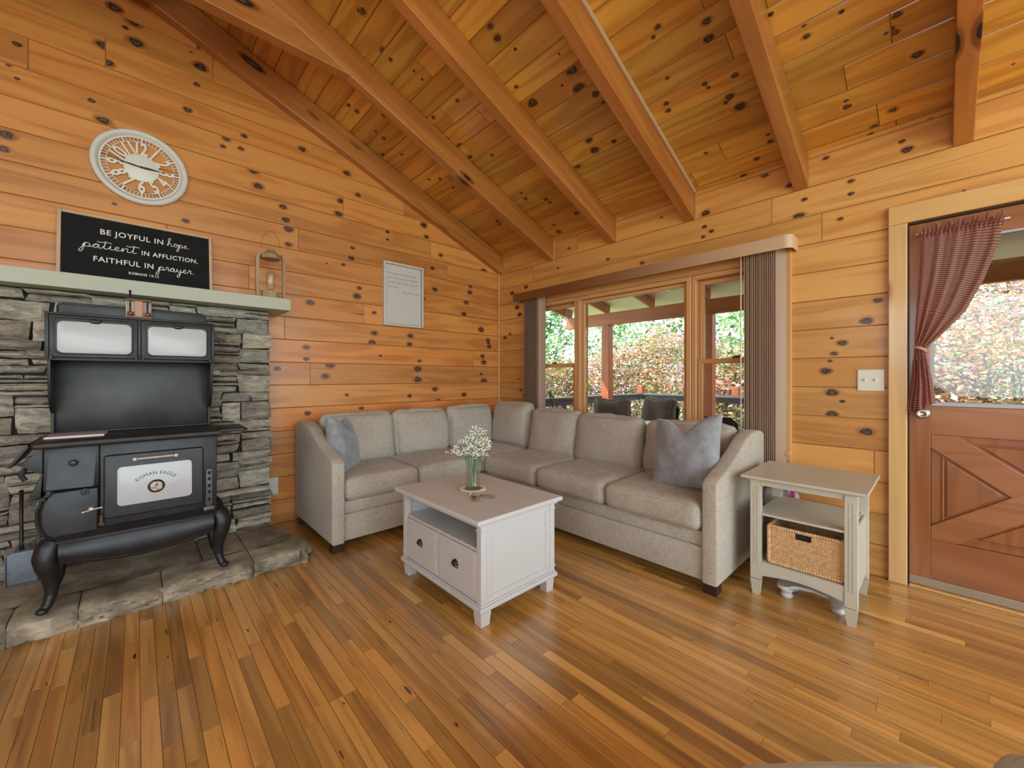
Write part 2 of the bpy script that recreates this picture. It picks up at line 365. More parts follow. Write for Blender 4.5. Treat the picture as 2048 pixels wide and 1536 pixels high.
# ---------------------------------------------------------------- planks with per-board tint and metric UV
class Planks:
    def __init__(s, O, U, V, N, seed):
        s.O, s.U, s.V, s.N = Vector(O), Vector(U), Vector(V), Vector(N); s.bm = NB()
        s.uv = s.bm.loops.layers.uv.new('UVMap'); s.ct = s.bm.loops.layers.float_color.new('tint'); s.R = random.Random(seed); s.rec = []
    def P(s, u, v, n=0): return s.O + s.U*u + s.V*v + s.N*n
    def board(s, u0, u1, v0, v1, bev=.004, dep=.004, tb=None, tg=None):
        off = (s.R.uniform(0, 40), s.R.uniform(0, 40)); tr = s.R.random() if tb is None else tb; tg = s.R.random() if tg is None else tg
        s.rec.append((u0, u1, v0, v1, off, tr, tg))
        ou = [(u0, v0), (u1, v0), (u1, v1), (u0, v1)]; bu = min(bev, (u1-u0)/3)
        inn = [(u0+bu*.5, v0+bev), (u1-bu*.5, v0+bev), (u1-bu*.5, v1-bev), (u0+bu*.5, v1-bev)]
        a = [s.bm.verts.new(s.P(x, y, -dep)) for x, y in ou]; b = [s.bm.verts.new(s.P(x, y, 0)) for x, y in inn]
        fs = [(b, inn)] + [([a[i], a[(i+1) % 4], b[(i+1) % 4], b[i]], [ou[i], ou[(i+1) % 4], inn[(i+1) % 4], inn[i]]) for i in range(4)]
        for k, (vs_, uvs) in enumerate(fs):
            f = s.bm.faces.new(vs_)
            if f.calc_center_median() is not None: pass
            f.normal_update()
            if f.normal.dot(s.N) < 0: f.normal_flip()
            for l in f.loops:
                i = vs_.index(l.vert); x, y = uvs[i]; l[s.uv].uv = (x + off[0], y + off[1]); l[s.ct] = (tr*(1 if k == 0 else .1), tg, 0 if k == 0 else .16, 1)
    def knot(s, u, v, r, ecc=1.35, ang=0.0, strength=1.0, halo=2.3):
        for (u0, u1, v0, v1, off, tr, tg) in s.rec:
            if u0 <= u < u1 and v0 <= v < v1: break
        else: return
        n = 16; rad = [0, .55, .95, 1.15, halo*.75, halo]; kv = [1, 1, .62, .40, .12, 0]; rings = []
        ca, sa = math.cos(ang), math.sin(ang)
        for ri, k in zip(rad, kv):
            ring = []
            for i in range(n if ri else 1):
                a = 2*PI*i/n; j = 1 + .13*math.sin(3*a+u*50)*(ri < 1.2)
                x, y = r*ri*ecc*math.cos(a)*j, r*ri*math.sin(a)*j/ecc**.3
                x, y = x*ca-y*sa, x*sa+y*ca
                U_, V_ = min(max(u+x, u0+.003), u1-.003), min(max(v+y, v0+.0055), v1-.0055)
                ring.append((s.bm.verts.new(s.P(U_, V_, .0006)), (U_, V_), k*strength))
            rings.append(ring)
        for a, b in zip(rings, rings[1:]):
            m = len(b)
            for i in range(m):
                q = [a[0], b[i], b[(i+1) % m]] if len(a) == 1 else [a[i], b[i], b[(i+1) % m], a[(i+1) % m]]
                try: f = s.bm.faces.new([x[0] for x in q])
                except ValueError: continue
                f.normal_update()
                if f.normal.dot(s.N) < 0: f.normal_flip()
                for l in f.loops:
                    for x in q:
                        if x[0] is l.vert or x[0] == l.vert: l[s.uv].uv = (x[1][0]+off[0], x[1][1]+off[1]); l[s.ct] = (tr, tg, x[2], 1)
    def crack(s, u0, v0, u1, v1, wd=.0022):
        L = math.hypot(u1-u0, v1-v0); s.knot((u0+u1)/2, (v0+v1)/2, wd, L/2/wd/1.15, math.atan2(v1-v0, u1-u0), 1, 1.3)
    def done(s, name, mat, extra=None, **kw):
        if extra: extra(s.bm)
        me = bpy.data.meshes.new(name); s.bm.to_mesh(me); s.bm.free()
        return obj(name, me, [mat, M['groove']], **kw)
def rows(pl, u0, u1, v0, dv, n, lmin, lmax, holes=(), clip=None, joints={}, bev=.004, dep=.004, tones={}):
    for k in range(n):
        a, b = v0 + k*dv, v0 + (k+1)*dv; c = (a+b)/2
        x0, x1 = (u0, u1) if clip is None else clip(a, b)
        if x1-x0 < .02: continue
        cuts = [x0]
        if k in joints: cuts += [j for j in joints[k] if x0 < j < x1]
        else:
            x = x0 + pl.R.uniform(.2, lmax)
            while x < x1-.1: cuts.append(x); x += pl.R.uniform(lmin, lmax)
        cuts.append(x1)
        for i in range(len(cuts)-1):
            segs = [(cuts[i], cuts[i+1])]
            for (h0, h1, g0, g1) in holes:
                if g0 - 1e-4 < c < g1 + 1e-4:
                    ns = []
                    for p, q in segs:
                        if h1 <= p or h0 >= q: ns.append((p, q))
                        else:
                            if h0 > p: ns.append((p, h0))
                            if h1 < q: ns.append((h1, q))
                    segs = ns
            tb = pl.R.random(); tg = pl.R.random()
            for p, q in segs:
                if q-p > .01: pl.board(p, q, a, b, bev, dep, tb, tg)

XW, YW, SL, H0, CR = 3.13, 3.56, .397, 2.57, .1817
XL, YB = -3.10, -3.3
zroof = lambda x: H0 + SL*(XW - x) if x > .02 else H0 + SL*(XW-.02) - SL*(.02-x)
KA=[(2.9,2.365,34),(0.33,3.34,28),(2.05,1.236,26),(2.05,1.131,26),(2.9,1.108,25),(0.0,3.321,23),(-0.01,3.45,23),(2.86,1.694,23),(-0.1,3.484,22),(1.58,1.467,22),(2.12,2.689,21),(2.98,1.511,21),(2.9,1.325,21),(1.21,1.257,21),(-0.15,2.75,20),(-0.53,2.505,20),(-0.15,3.218,20),(0.65,2.72,20),(0.89,2.337,20),(1.28,2.567,20),(1.44,1.878,20),(2.62,1.846,20),(0.68,2.613,19),(2.25,2.06,19),(2.96,1.578,19),(2.25,1.031,19),(-0.13,3.122,18),(0.87,2.407,18),(1.3,2.685,18),(1.35,2.945,18),(2.7,2.094,18),(2.65,1.977,18),(1.97,1.56,18),(2.62,0.962,18),(1.05,1.771,18),(0.99,3.016,17),(1.39,2.206,17),(1.6,1.559,17),(2.88,1.393,17),(1.17,1.161,17),(0.85,2.505,16),(2.71,2.164,16),(1.96,1.477,16),(0.81,1.219,16),(-0.54,2.421,15),(0.26,3.004,15),(1.45,2.786,15),(2.15,2.578,15),(2.32,2.429,15),(2.22,2.275,15),(2.11,1.947,15),(1.96,0.969,15),(2.29,0.911,15),(1.02,1.399,15),(0.48,2.894,14),(0.89,2.215,14),(1.03,0.855,14),(1.46,1.953,13),(2.86,1.189,13),(1.02,1.304,13),(-0.49,3.031,12),(0.31,3.205,12),(0.59,2.959,12),(0.25,2.233,12),(1.73,2.525,12),(1.6,1.747,12),(1.48,0.873,12),(-0.2,2.851,11),(0.57,2.857,11),(1.4,2.301,11),(1.32,2.136,11),(2.07,1.316,11),(0.46,2.83,10),(0.32,3.489,10),(1.73,2.452,10),(1.35,0.997,10),(-0.05,3.388,9),(1.17,3.155,9),(1.66,1.352,9),(-0.49,2.837,7),(-0.1,2.246,7),(-0.52,2.897,6),(0.32,3.461,6),(1.18,2.12,6),(0.28,3.414,5)]
KB=[(3.21,1.856,33),(3.45,1.612,31),(3.25,1.94,30),(0.29,0.831,28),(0.62,2.194,27),(1.2,2.388,26),(3.33,2.112,26),(0.45,1.057,24),(0.45,0.923,24),(0.29,1.483,23),(3.11,2.146,22),(0.48,1.19,21),(0.12,2.418,19),(0.4,1.36,18),(3.13,0.95,18),(0.81,2.531,16),(0.24,1.597,16),(0.67,2.413,15),(3.37,1.65,15),(3.19,1.009,15),(1.21,2.288,14),(1.16,2.242,14),(1.72,2.122,14),(0.44,1.297,13),(2.06,2.225,13),(2.65,2.262,13),(2.51,2.431,13),(0.48,2.516,12),(0.36,2.329,12),(0.36,2.253,12),(1.22,2.215,12),(0.59,2.294,12),(0.14,2.474,11),(0.41,2.117,11),(0.4,1.005,11),(0.03,2.545,10),(1.55,2.46,9),(0.46,1.252,9),(3.23,1.131,9),(0.45,1.393,7),(-0.09,2.118,6)]
KC=[(1.949,1.54,39),(1.976,1.9,32),(2.06,1.57,29),(2.471,1.74,22),(2.63,0.81,21),(1.932,2.68,19),(3.059,2.58,19),(2.384,1.73,18),(2.203,0.83,18),(1.202,2.54,17),(1.44,3.02,17),(2.515,2.57,17),(2.526,1.94,17),(1.019,2.43,16),(1.58,1.81,16),(2.141,1.5,16),(2.955,2.56,16),(1.629,3.44,15),(2.688,3.08,15),(2.931,2.26,15),(2.546,0.84,15),(2.762,0.07,15),(3.087,0.25,15),(1.513,1.8,14),(1.298,3.21,14),(1.547,3.25,14),(2.043,2.69,14),(2.124,0.81,14),(3.124,0.94,14),(1.235,3.22,13),(2.68,2.41,13),(2.728,3.1,13),(2.476,1.58,13),(2.896,0.35,13),(3.024,0.83,13),(2.058,3.17,12),(2.183,3.14,12),(2.593,2.58,12),(2.534,0.13,12),(2.445,0.78,12),(2.408,1.16,12),(3.018,0.17,12),(1.26,2.55,11),(2.211,1.49,11),(1.475,3.25,11),(1.667,2.66,11),(1.686,2.37,11),(1.719,3.26,11),(2.724,2.4,11),(2.019,1.02,11),(2.61,0.14,11),(2.408,0.93,11),(2.453,1.17,11),(1.842,1.92,10),(1.836,2.72,10),(2.009,3.28,10),(2.122,2.5,10),(2.431,0.45,10),(2.933,0.73,10),(2.252,0.56,9),(2.569,0.87,9),(3.127,0.27,9),(0.998,2.45,8),(1.68,1.76,8),(2.048,1.06,8),(2.402,0.31,8),(2.583,0.15,8),(2.438,0.92,8),(2.274,1.09,8),(2.858,0.35,8),(2.841,1.09,8),(1.393,2.47,7),(1.458,2.47,7),(1.99,1.65,7),(2.376,0.45,7),(2.881,0.73,7),(3.169,-0.19,7),(2.594,0.17,6),(1.84,1.55,5),(3.001,-0.24,4)]

# wall A (gable, behind the stove and sofa); u = x, v = z
def clipA(a, b):
    r = (H0 + SL*XW - a)/SL + .0; r = min(XW, r); l = .04 - r if r < XW else XL
    return max(XL, l), r
pA = Planks((0, YW, 0), (1, 0, 0), (0, 0, 1), (0, -1, 0), 5)
rows(pA, XL, XW, 0, CR, 21, 1.2, 3.0, clip=clipA, joints={16: [-.45], 15: [1.9], 14: [-1.2, 1.32], 12: [.96, 2.4], 11: [.15], 10: [.62], 13: [-.9, 2.2], 9: [1.5], 8: [-.2, .86], 7: [2.75], 6: [-1, 1.05], 17: [-.14], 18: [.4]})
for u, v, r in KA: pA.knot(u, v, min(r, 24)/1000)
for c_ in ((.9, 1.75, 1.9, 1.70), (1.75, 1.475, 2.7, 1.46), (1.05, 1.225, 3.0, 1.175), (-.6, 2.30, .7, 2.28), (1.0, 1.93, 1.7, 1.90), (-.6, 2.62, -.25, 2.60), (2.6, 2.62, 1.6, 2.66)): pA.crack(*c_)
def backA(bm):
    vs_ = prism(bm, [(XL-.15, -.2), (XW+.15, -.2), (XW+.15, zroof(XW)-.02), (.02, zroof(.02)-.02), (XL-.15, zroof(XL)-.02)], YW+.0042, YW+.15, 'y', mi=1)
pA.done('wall_back', M['wallA'], backA, kind='structure')
# wall B (window and door wall); u = y, v = z
WIN = (.69, 3.06, 3*CR, 11*CR); DOOR = (-.80, .12, 0, 11*CR)
pB = Planks((XW, 0, 0), (0, 1, 0), (0, 0, 1), (-1, 0, 0), 11)
rows(pB, YB, YW, 0, CR, 15, 1.2, 3.0, holes=(WIN, DOOR), joints={13: [-1.5, 2.4], 12: [.77, 3.0], 11: [.50, 2.6], 10: [-1.2], 9: [-1.2], 8: [-1.5], 7: [-1.5], 6: [-1.5], 5: [-1.5], 4: [-1.5], 14: [1.9]})
for u, v, r in KB: pB.knot(u, v, min(r, 24)/1000*.78, 1.4)
for c_ in ((.64, .765, .20, .70), (3.1, 1.13, 3.5, 1.16), (.62, .80, .42, .775), (-.3, 2.30, .4, 2.27), (3.3, 1.33, 3.53, 1.30)): pB.crack(*c_)
def backB(bm):
    x0, x1 = XW+.0042, XW+.16
    for a, b, c, d in ((YB, DOOR[0], -.2, H0), (DOOR[1], WIN[0], -.2, H0), (WIN[1], YW, -.2, H0), (DOOR[0], DOOR[1], DOOR[3], H0), (WIN[0], WIN[1], WIN[3], H0), (WIN[0], WIN[1], -.2, WIN[2])):
        box(bm, x0, x1, a, b, c, d, mi=1)
pB.done('wall_right', M['wallB'], backB, kind='structure')
# left wall and floor
pL = Planks((XL, 0, 0), (0, 1, 0), (0, 0, 1), (1, 0, 0), 23); rows(pL, YB, YW, 0, CR, 14, 1.2, 3.0); pL.board(YB, YW, 14*CR, 14*CR+.021)
pL.done('wall_left', M['wallB'], lambda bm: box(bm, XL-.15, XL-.0042, YB, YW, -.2, H0, mi=1), kind='structure')
pF = Planks((0, 0, 0), (0, 1, 0), (1, 0, 0), (0, 0, 1), 41)
rows(pF, YB, YW, XL, .0486, int((XW-XL)/.0486)+1, .25, 1.1, bev=.0010, dep=.0016, clip=lambda a, b: (YB, YW))
for k in range(60):
    pF.knot(pF.R.uniform(-.5, 3), pF.R.uniform(-.5, 3), pF.R.uniform(.002, .006), pF.R.uniform(1, 5))
pF.done('floor', M['floor'], lambda bm: box(bm, XL-.15, XW+.16, YB, YW+.15, -.2, -.0013, mi=1), kind='structure')
# ceiling: boards run along y; u = y, v = distance down the slope
cs = 1/math.hypot(1, SL); sn = SL*cs
pC = Planks((0, 0, H0+SL*XW), (0, 1, 0), (cs, 0, -sn), (-sn, 0, -cs), 61)
VC = 1.787/cs; dV = .1452/cs; k0 = int((VC-.02/cs)/dV)
joC = {}
rows(pC, YB, YW, VC-k0*dV, dV, k0+10, 1.0, 2.6, bev=.005, dep=.005)
for x, y, r in KC: pC.knot(y, x/cs, min(r, 26)/1000, 1.25)
pC.done('ceiling', M['ceil'], lambda bm: prism(bm, [(.02, zroof(.02)+.006), (XW+.16, H0-SL*.16+.006), (XW+.16, H0+.16), (.02, zroof(.02)+.16)], YB, YW+.15, 'y', mi=1), kind='structure')
pC2 = Planks((.04, 0, H0+SL*XW), (0, 1, 0), (-cs, 0, -sn), (sn, 0, -cs), 62)
rows(pC2, YB, YW, .02, dV, 22, 1.0, 2.6, bev=.005, dep=.005)
pC2.done('ceiling', M['ceil'], lambda bm: prism(bm, [(.02, zroof(.02)+.006), (XL-.15, zroof(XL-.15)+.006), (XL-.15, zroof(XL)+.16), (.02, zroof(.02)+.16)], YB, YW+.15, 'y', mi=1), kind='structure')

# rafters, ridge beam and collar tie
ang = math.atan(SL)
def rafter(y0, y1, side, label, zd=.21):
    bm = NB(); x0 = .048; L = (XW-.004-.02)/math.cos(ang); h = zd*math.cos(ang); k = h*math.tan(ang)
    # local x runs down the slope from the ridge; both ends are cut plumb
    prism(bm, [(x0, -.0065), (L, -.0065), (L+k, -h), (x0+k, -h)], -(y1-y0)/2, (y1-y0)/2, 'y', bev=.004)
    o = obj('rafter', bm, M['raft'], label=label, cat='rafter', group='exposed rafters under the sloped ceiling')
    o.location = (.02, (y0+y1)/2, zroof(.02)); o.rotation_euler = (0, ang, 0) if side > 0 else (0, ang, PI)
    return o
RY = [(3.482, 3.558), (2.71, 2.787), (1.977, 2.054), (1.279, 1.357), (.567, .645), (-.125, -.050)]
RL = ['pine rafter running against the gable wall above the clock', 'pine rafter with a horizontal collar tie, second from the gable wall', 'pine rafter third from the gable wall, with a dark knot halfway along its bottom edge',
      'pine rafter with a thin wire moulding along its top, over the middle of the window', 'pine rafter ending above the right end of the window valance', 'short-looking pine rafter ending above the door, nearest the right edge']
for (a, b), l in zip(RY, RL): rafter(a, b, 1, l)
for (a, b), l in zip(RY[:2], ('pine rafter of the far roof slope at the gable wall, top left corner', 'pine rafter of the far roof slope meeting the collar tie')): rafter(a, b, -1, l)
bm = NB(); box(bm, -.025, .065, YB, 3.48, 3.555, zroof(.02)-.01, .004); 
obj('ridge_beam', bm, wood('ridge_pine', (.34, .11, .04), (.24, .06, .02), 'y', rough=.35), label='dark pine ridge beam at the roof peak, top left corner above the clock', cat='beam')
bm = NB(); prism(bm, [(-1.005, 3.185), (1.045, 3.185), (.545, 3.383), (-.505, 3.383)], 2.710, 2.787, 'y', bev=.003)
obj('collar_tie', bm, M['raft'], label='horizontal pine collar tie joined to the second rafter from the gable wall', cat='beam')
bm = NB(); L = (XW-.02)/math.cos(ang); box(bm, .3, L-.02, -.008, .008, -.022, -.001, .003)
o = obj('trim_1', bm, M['valance'], kind='structure'); o.location = (.02, 1.279-.009, zroof(.02)); o.rotation_euler = (0, ang, 0)
bm = NB(); box(bm, XW-.022, XW-.001, YW-.022, YW-.001, 0, 2.40, .008)
obj('trim_2', bm, M['casing'], kind='structure')
# little moulding strips beside each rafter foot
for i, (a, b) in enumerate(RY[:4]):
    bm = NB(); box(bm, XW-.006, XW-.0006, a-.012, a-.001, 2.355, H0-.005); obj('trim_%d' % (3+i), bm, M['sash'], kind='structure')

# ================================================================ window, blinds, door
def wframe(parent, y0, y1, z0, z1, w, x0, x1, name='window_frame'):
    bm = NB(); prism(bm, [(y0, z0), (y0+w, z0+w), (y0+w, z1-w), (y0, z1)], x0, x1, 'x', .003, 1); prism(bm, [(y1, z0), (y1, z1), (y1-w, z1-w), (y1-w, z0+w)], x0, x1, 'x', .003, 1)
    prism(bm, [(y0, z1), (y0+w, z1-w), (y1-w, z1-w), (y1, z1)], x0, x1, 'x', .003, 1, mi=1); prism(bm, [(y0, z0), (y1, z0), (y1-w, z0+w), (y0+w, z0+w)], x0, x1, 'x', .003, 1, mi=1)
    return obj(name, bm, [M['sash'], M['sash_y']], parent)
ZT, ZB = 1.935, .70
W_ = {}
for n, (a, b) in ((1, (2.407, 3.06)), (2, (1.311, 2.407)), (3, (.705, 1.311))):
    W_[n] = thing('window_%d' % n, None, None, (0, 0, 0), kind='structure')
# outer jamb frames
wframe(W_[2], 1.311, 2.407, ZB-.03, ZT, .036, XW-.004, XW+.13)
wframe(W_[1], 2.409, 3.058, ZB-.03, ZT, .036, XW+.002, XW+.13)
wframe(W_[3], .70, 1.309, ZB-.03, ZT, .036, XW+.002, XW+.13)
# sashes
wframe(W_[2], 1.349, 2.369, ZB+.008, ZT-.038, .030, XW+.030, XW+.075, 'sash')
for n, (a, b) in ((1, (2.447, 3.02)), (3, (.738, 1.271))):
    wframe(W_[n], a, b, 1.255, ZT-.038, .034, XW+.066, XW+.100, 'sash')     # upper sash (outer track)
    wframe(W_[n], a, b, ZB+.008, 1.292, .036, XW+.030, XW+.064, 'sash')     # lower sash (inner track)
    bm = NB(); box(bm, XW+.032, XW+.060, (a+b)/2-.025, (a+b)/2+.025, 1.2925, 1.304, .003); tube(bm, [(XW+.046, (a+b)/2-.03, 1.31), (XW+.046, (a+b)/2, 1.306), (XW+.046, (a+b)/2+.02, 1.304)], .004, 6)
    obj('sash_lock', bm, M['rust'], W_[n])
    bm = NB(); box(bm, XW+.081, XW+.085, a+.034, b-.034, 1.291, ZT-.074); obj('glass', bm, M['pane'], W_[n])
    bm = NB(); box(bm, XW+.045, XW+.049, a+.036, b-.036, ZB+.046, 1.254); obj('glass', bm, M['pane'], W_[n])
bm = NB(); box(bm, XW+.050, XW+.054, 1.381, 2.337, ZB+.04, ZT-.070); obj('glass', bm, M['pane'], W_[2])
# head board, stops, casings
bm = NB(); box(bm, XW-.012, XW+.13, .69, 3.06, ZT+.001, 2.0, .003)
box(bm, XW-.020, XW-.013, .69, 3.06, ZT+.012, ZT+.024, .002); box(bm, XW-.018, XW-.013, .69, 3.06, ZT+.032, ZT+.040, .002)
obj('trim_10', bm, M['sash_y'], kind='structure')
bm = NB(); box(bm, XW-.020, XW-.0006, .655, .70, .60, 2.02, .003); obj('trim_11', bm, M['casing'], kind='structure')
bm = NB(); box(bm, XW-.020, XW-.0006, 3.045, 3.10, .60, 2.02, .003); obj('trim_12', bm, M['casing'], kind='structure')
bm = NB(); box(bm, XW-.045, XW+.14, .66, 3.09, ZB-.06, ZB-.031, .004); box(bm, XW-.018, XW-.0006, .66, 3.09, ZB-.135, ZB-.061, .003); obj('window_sill', bm, M['sash_y'], kind='structure')
# vertical blinds with a curved valance
vb = thing('vertical_blind', 'mauve-brown vertical blind drawn open to both ends of the window under a beige valance', 'blind', (3.03, 2.0, 2.08))
bm = NB(); pr = []
rc = .045; xf, xb = 2.985, XW-.0008; ya, yb = .625, 3.205
o_ = [(xb, ya), (xf+rc, ya)] + [(xf+rc-rc*math.sin(PI/2*i/6), ya+rc-rc*math.cos(PI/2*i/6)) for i in range(1, 7)]
o_ += [(xf+rc-rc*math.cos(PI/2*i/6), yb-rc+rc*math.sin(PI/2*i/6)) for i in range(0, 7)] + [(xb, yb)]
inn = [(xb, ya+.006), (xf+rc, ya+.006)] + [(xf+rc-(rc-.006)*math.sin(PI/2*i/6), ya+rc-(rc-.006)*math.cos(PI/2*i/6)) for i in range(1, 7)]
inn += [(xf+rc-(rc-.006)*math.cos(PI/2*i/6), yb-rc+(rc-.006)*math.sin(PI/2*i/6)) for i in range(0, 7)] + [(xb, yb-.006)]
for ring_a, ring_b in zip(zip(o_, o_[1:]), zip(inn, inn[1:])):
    (p0, p1), (q0, q1) = ring_a, ring_b
    prism(bm, [p0, p1, q1, q0], 1.968, 2.052, 'z')
bmesh.ops.remove_doubles(bm, verts=bm.verts, dist=1e-5)
Mi = Matrix.Translation((-3.03, -2.0, -2.08))
obj('valance', bm, M['valance'], vb, smooth=35, M=Mi, label='beige curved valance')
bm = NB(); box(bm, 3.035, 3.085, .66, 3.16, 2.015, 2.05, .003); obj('head_rail', bm, M['valance'], vb, M=Mi)
def slat(y, a, zb=.26, sm=None):
    bm = NB(); n = 5; w2 = .037
    pts = [((i/n*2-1)*w2, .004*(1-(i/n*2-1)**2)) for i in range(n+1)]
    prism(bm, pts + [(x, z-.0016) for x, z in pts[::-1]], zb, 2.012, 'z')
    return obj('slat', bm, M['blind'], vb, smooth=30, M=Mi @ T(3.070, y, 0, rz=a), label=sm)
s0 = slat(.895, math.radians(-28))
for i in range(15):
    c = s0.copy(); COL.objects.link(c); c.matrix_local = Mi @ T(3.070, .880-i*.0125, 0, rz=math.radians(-34-i*.3+random.Random(i).uniform(-5, 5)))
for i in range(17):
    c = s0.copy(); COL.objects.link(c); c.matrix_local = Mi @ T(3.070, 3.045-i*.0125, 0, rz=math.radians(8 if i < 16 else -30))
c = s0.copy(); COL.objects.link(c); c.matrix_local = Mi @ T(3.070, 2.815, 0, rz=math.radians(-52))
bm = NB(); tube(bm, [(3.03, .93, 1.99), (3.03, .93, .75)], .004, 6); obj('tilt_wand', bm, M['plate'], vb, M=Mi, label='clear tilt wand')

# door casing
def casing(n, pts, mat):
    bm = NB(); prism(bm, pts, XW-.028, XW-.0006, 'x', .004); obj('trim_%d' % n, bm, mat, kind='structure')
casing(13, [(.118, 0), (.195, 0), (.195, 2.005), (.118, 2.005)], M['casing'])
casing(14, [(-.875, 0), (-.80, 0), (-.80, 2.005), (-.875, 2.005)], M['casing'])
casing(15, [(-.875, 2.0055), (.195, 2.0055), (.195, 2.109), (-.875, 2.109)], M['casing_y'])
bm = NB(); box(bm, XW-.010, XW+.15, .1135, .1175, 0, 2.0); box(bm, XW-.010, XW+.15, -.80, -.796, 0, 2.0); box(bm, XW-.010, XW+.15, -.795, .113, 1.9995, 2.004)
obj('trim_16', bm, M['dark'], kind='structure')
d1 = thing('door_1', None, None, (XW+.03, -.34, 0), kind='structure'); Md = Matrix.Translation((-(XW+.03), .34, 0))
XD0, XD1 = XW+.010, XW+.050
def dpart(name, fn, mat, **kw):
    bm = NB(); fn(bm); return obj(name, bm, mat, d1, M=Md, **kw)
YL_, YR_ = .112, -.793; yl, yr = .030, -.711
dpart('stile', lambda b: box(b, XD0, XD1, yl, YL_, .012, 1.995, .002), M['door'])
dpart('stile', lambda b: box(b, XD0, XD1, YR_, yr, .012, 1.995, .002), M['door'])
dpart('rail', lambda b: box(b, XD0, XD1, yr, yl, .012, .272, .002), M['door_y'])
dpart('rail', lambda b: box(b, XD0, XD1, yr, yl, .842, .995, .002), M['door_y'])
dpart('rail', lambda b: box(b, XD0, XD1, yr, yl, 1.880, 1.995, .002), M['door_y'])
dpart('glazing_bead', lambda b: (box(b, XD0-.006, XD1, yr, yl, .996, 1.018, .004), box(b, XD0+.004, XD1, yl-.014, yl, 1.018, 1.88), box(b, XD0+.004, XD1, yr, yr+.014, 1.018, 1.88), box(b, XD0+.004, XD1, yr, yl, 1.868, 1.88)), plain('grey_bead', (.42, .45, .52), .4))
dpart('glass', lambda b: box(b, XD0+.020, XD0+.024, yr+.014, yl-.014, 1.018, 1.868), M['pane'])
cy, cz = (yl+yr)/2, .557
def bar(b, sg, w=.058, x0=XD0, x1=XD1, cut=None):
    # diagonal from a lower corner to the upper corner on the other side
    A = Vector((0, yl, .272)) if sg > 0 else Vector((0, yl, .842)); B_ = Vector((0, yr, .842)) if sg > 0 else Vector((0, yr, .272))
    d = (B_-A).normalized(); n = Vector((0, -d.z, d.y))
    c1 = (A, B_)
    # clip to the opening: hexagon polygon
    poly = []
    hw = w; ty = hw/abs(n.z) ; tz = hw/abs(n.y)
    zs = 1 if sg > 0 else -1
    za, zb = A.z, B_.z
    poly = [(yl, za), (yl, za+zs*ty), (yr+tz*0+tz, zb) if False else (yr+tz, zb), (yr, zb), (yr, zb-zs*ty), (yl-tz, za)]
    prism(b, poly, x0, x1, 'x', .004)
dpart('cross_brace', lambda b: bar(b, 1), M['door_y'])
def halfbar(b):
    bar(b, -1, .058, XD0+.0015, XD1-.0015)
dpart('cross_brace', halfbar, M['door_y'])
# four raised panels between the braces
def tri(p, k):
    c = (sum(q[0] for q in p)/3, sum(q[1] for q in p)/3); return [(c[0]+(q[0]-c[0])*k, c[1]+(q[1]-c[1])*k) for q in p]
for pts in ([(yl, .272), (yl, .842), (cy, cz)], [(yr, .272), (yr, .842), (cy, cz)], [(yl, .842), (yr, .842), (cy, cz)], [(yl, .272), (yr, .272), (cy, cz)]):
    dpart('door_panel', lambda b: (prism(b, tri(pts, .97), XD0+.016, XD0+.024, 'x'), prism(b, tri(pts, .54), XD0+.007, XD0+.020, 'x', .006)), M['door'])
    a = tri(pts, .66); bb = tri(pts, .60)
    dpart('moulding', lambda b: [prism(b, [a[i], a[(i+1) % 3], bb[(i+1) % 3], bb[i]], XD0+.010, XD0+.018, 'x', .002) for i in range(3)], M['door_y'])
dpart('backing_panel', lambda b: box(b, XD0+.0245, XD0+.032, yr, yl, .272, .842), M['door'])
dpart('kick_strip', lambda b: (box(b, XD0-.008, XD0-.0005, YR_, YL_, .060-.045, .060, .003), [ball(b, (XD0-.008, y, .038), .004, 1) for y in (.09, -.12, -.33)]), plain('aged_aluminium_strip', (.36, .30, .22), .5, .3, .1))
dpart('door_knob', lambda b: (lathe(b, [(.031, 0), (.031, .004), (.024, .009), (.012, .012), (.010, .028), (.022, .038), (.027, .048), (.026, .058), (.012, .063), (.0115, .060), (.004, .060)], (0, 0, 0), 24, M=T(XD0, .060, .955, ry=-PI/2))), M['chrome'], label='round brushed metal knob')
bm = NB(); box(bm, XW-.02, XW+.16, -.795, .1125, 0, .012, .004); obj('trim_17', bm, M['casing_y'], kind='structure')

# gingham curtains on the door window
t = NT('gingham'); uv = t.coord('UV'); sp = t.add('ShaderNodeSeparateXYZ', inp={0: uv})
su = t.math('GREATER_THAN', t.math('FRACT', t.math('MULTIPLY', sp.outputs[0], 1/.0105)), .5); sv = t.math('GREATER_THAN', t.math('FRACT', t.math('MULTIPLY', sp.outputs[1], 1/.0105)), .5)
f = t.math('MULTIPLY', t.math('ADD', su, sv), .5)
col = t.ramp(f, [(0, (.86, .76, .68)), (.5, (.62, .28, .24)), (1, (.30, .075, .065))]); t.n[-1]
t.n.remove(t.b); df = t.add('ShaderNodeBsdfDiffuse', inp={0: col}); tl = t.add('ShaderNodeBsdfTranslucent', inp={0: col}); mx = t.add('ShaderNodeMixShader', inp={0: .72})
t.l.new(df.outputs[0], mx.inputs[1]); t.l.new(tl.outputs[0], mx.inputs[2]); t.l.new(mx.outputs[0], t.n['Material Output'].inputs[0]); M['gingham'] = t.m
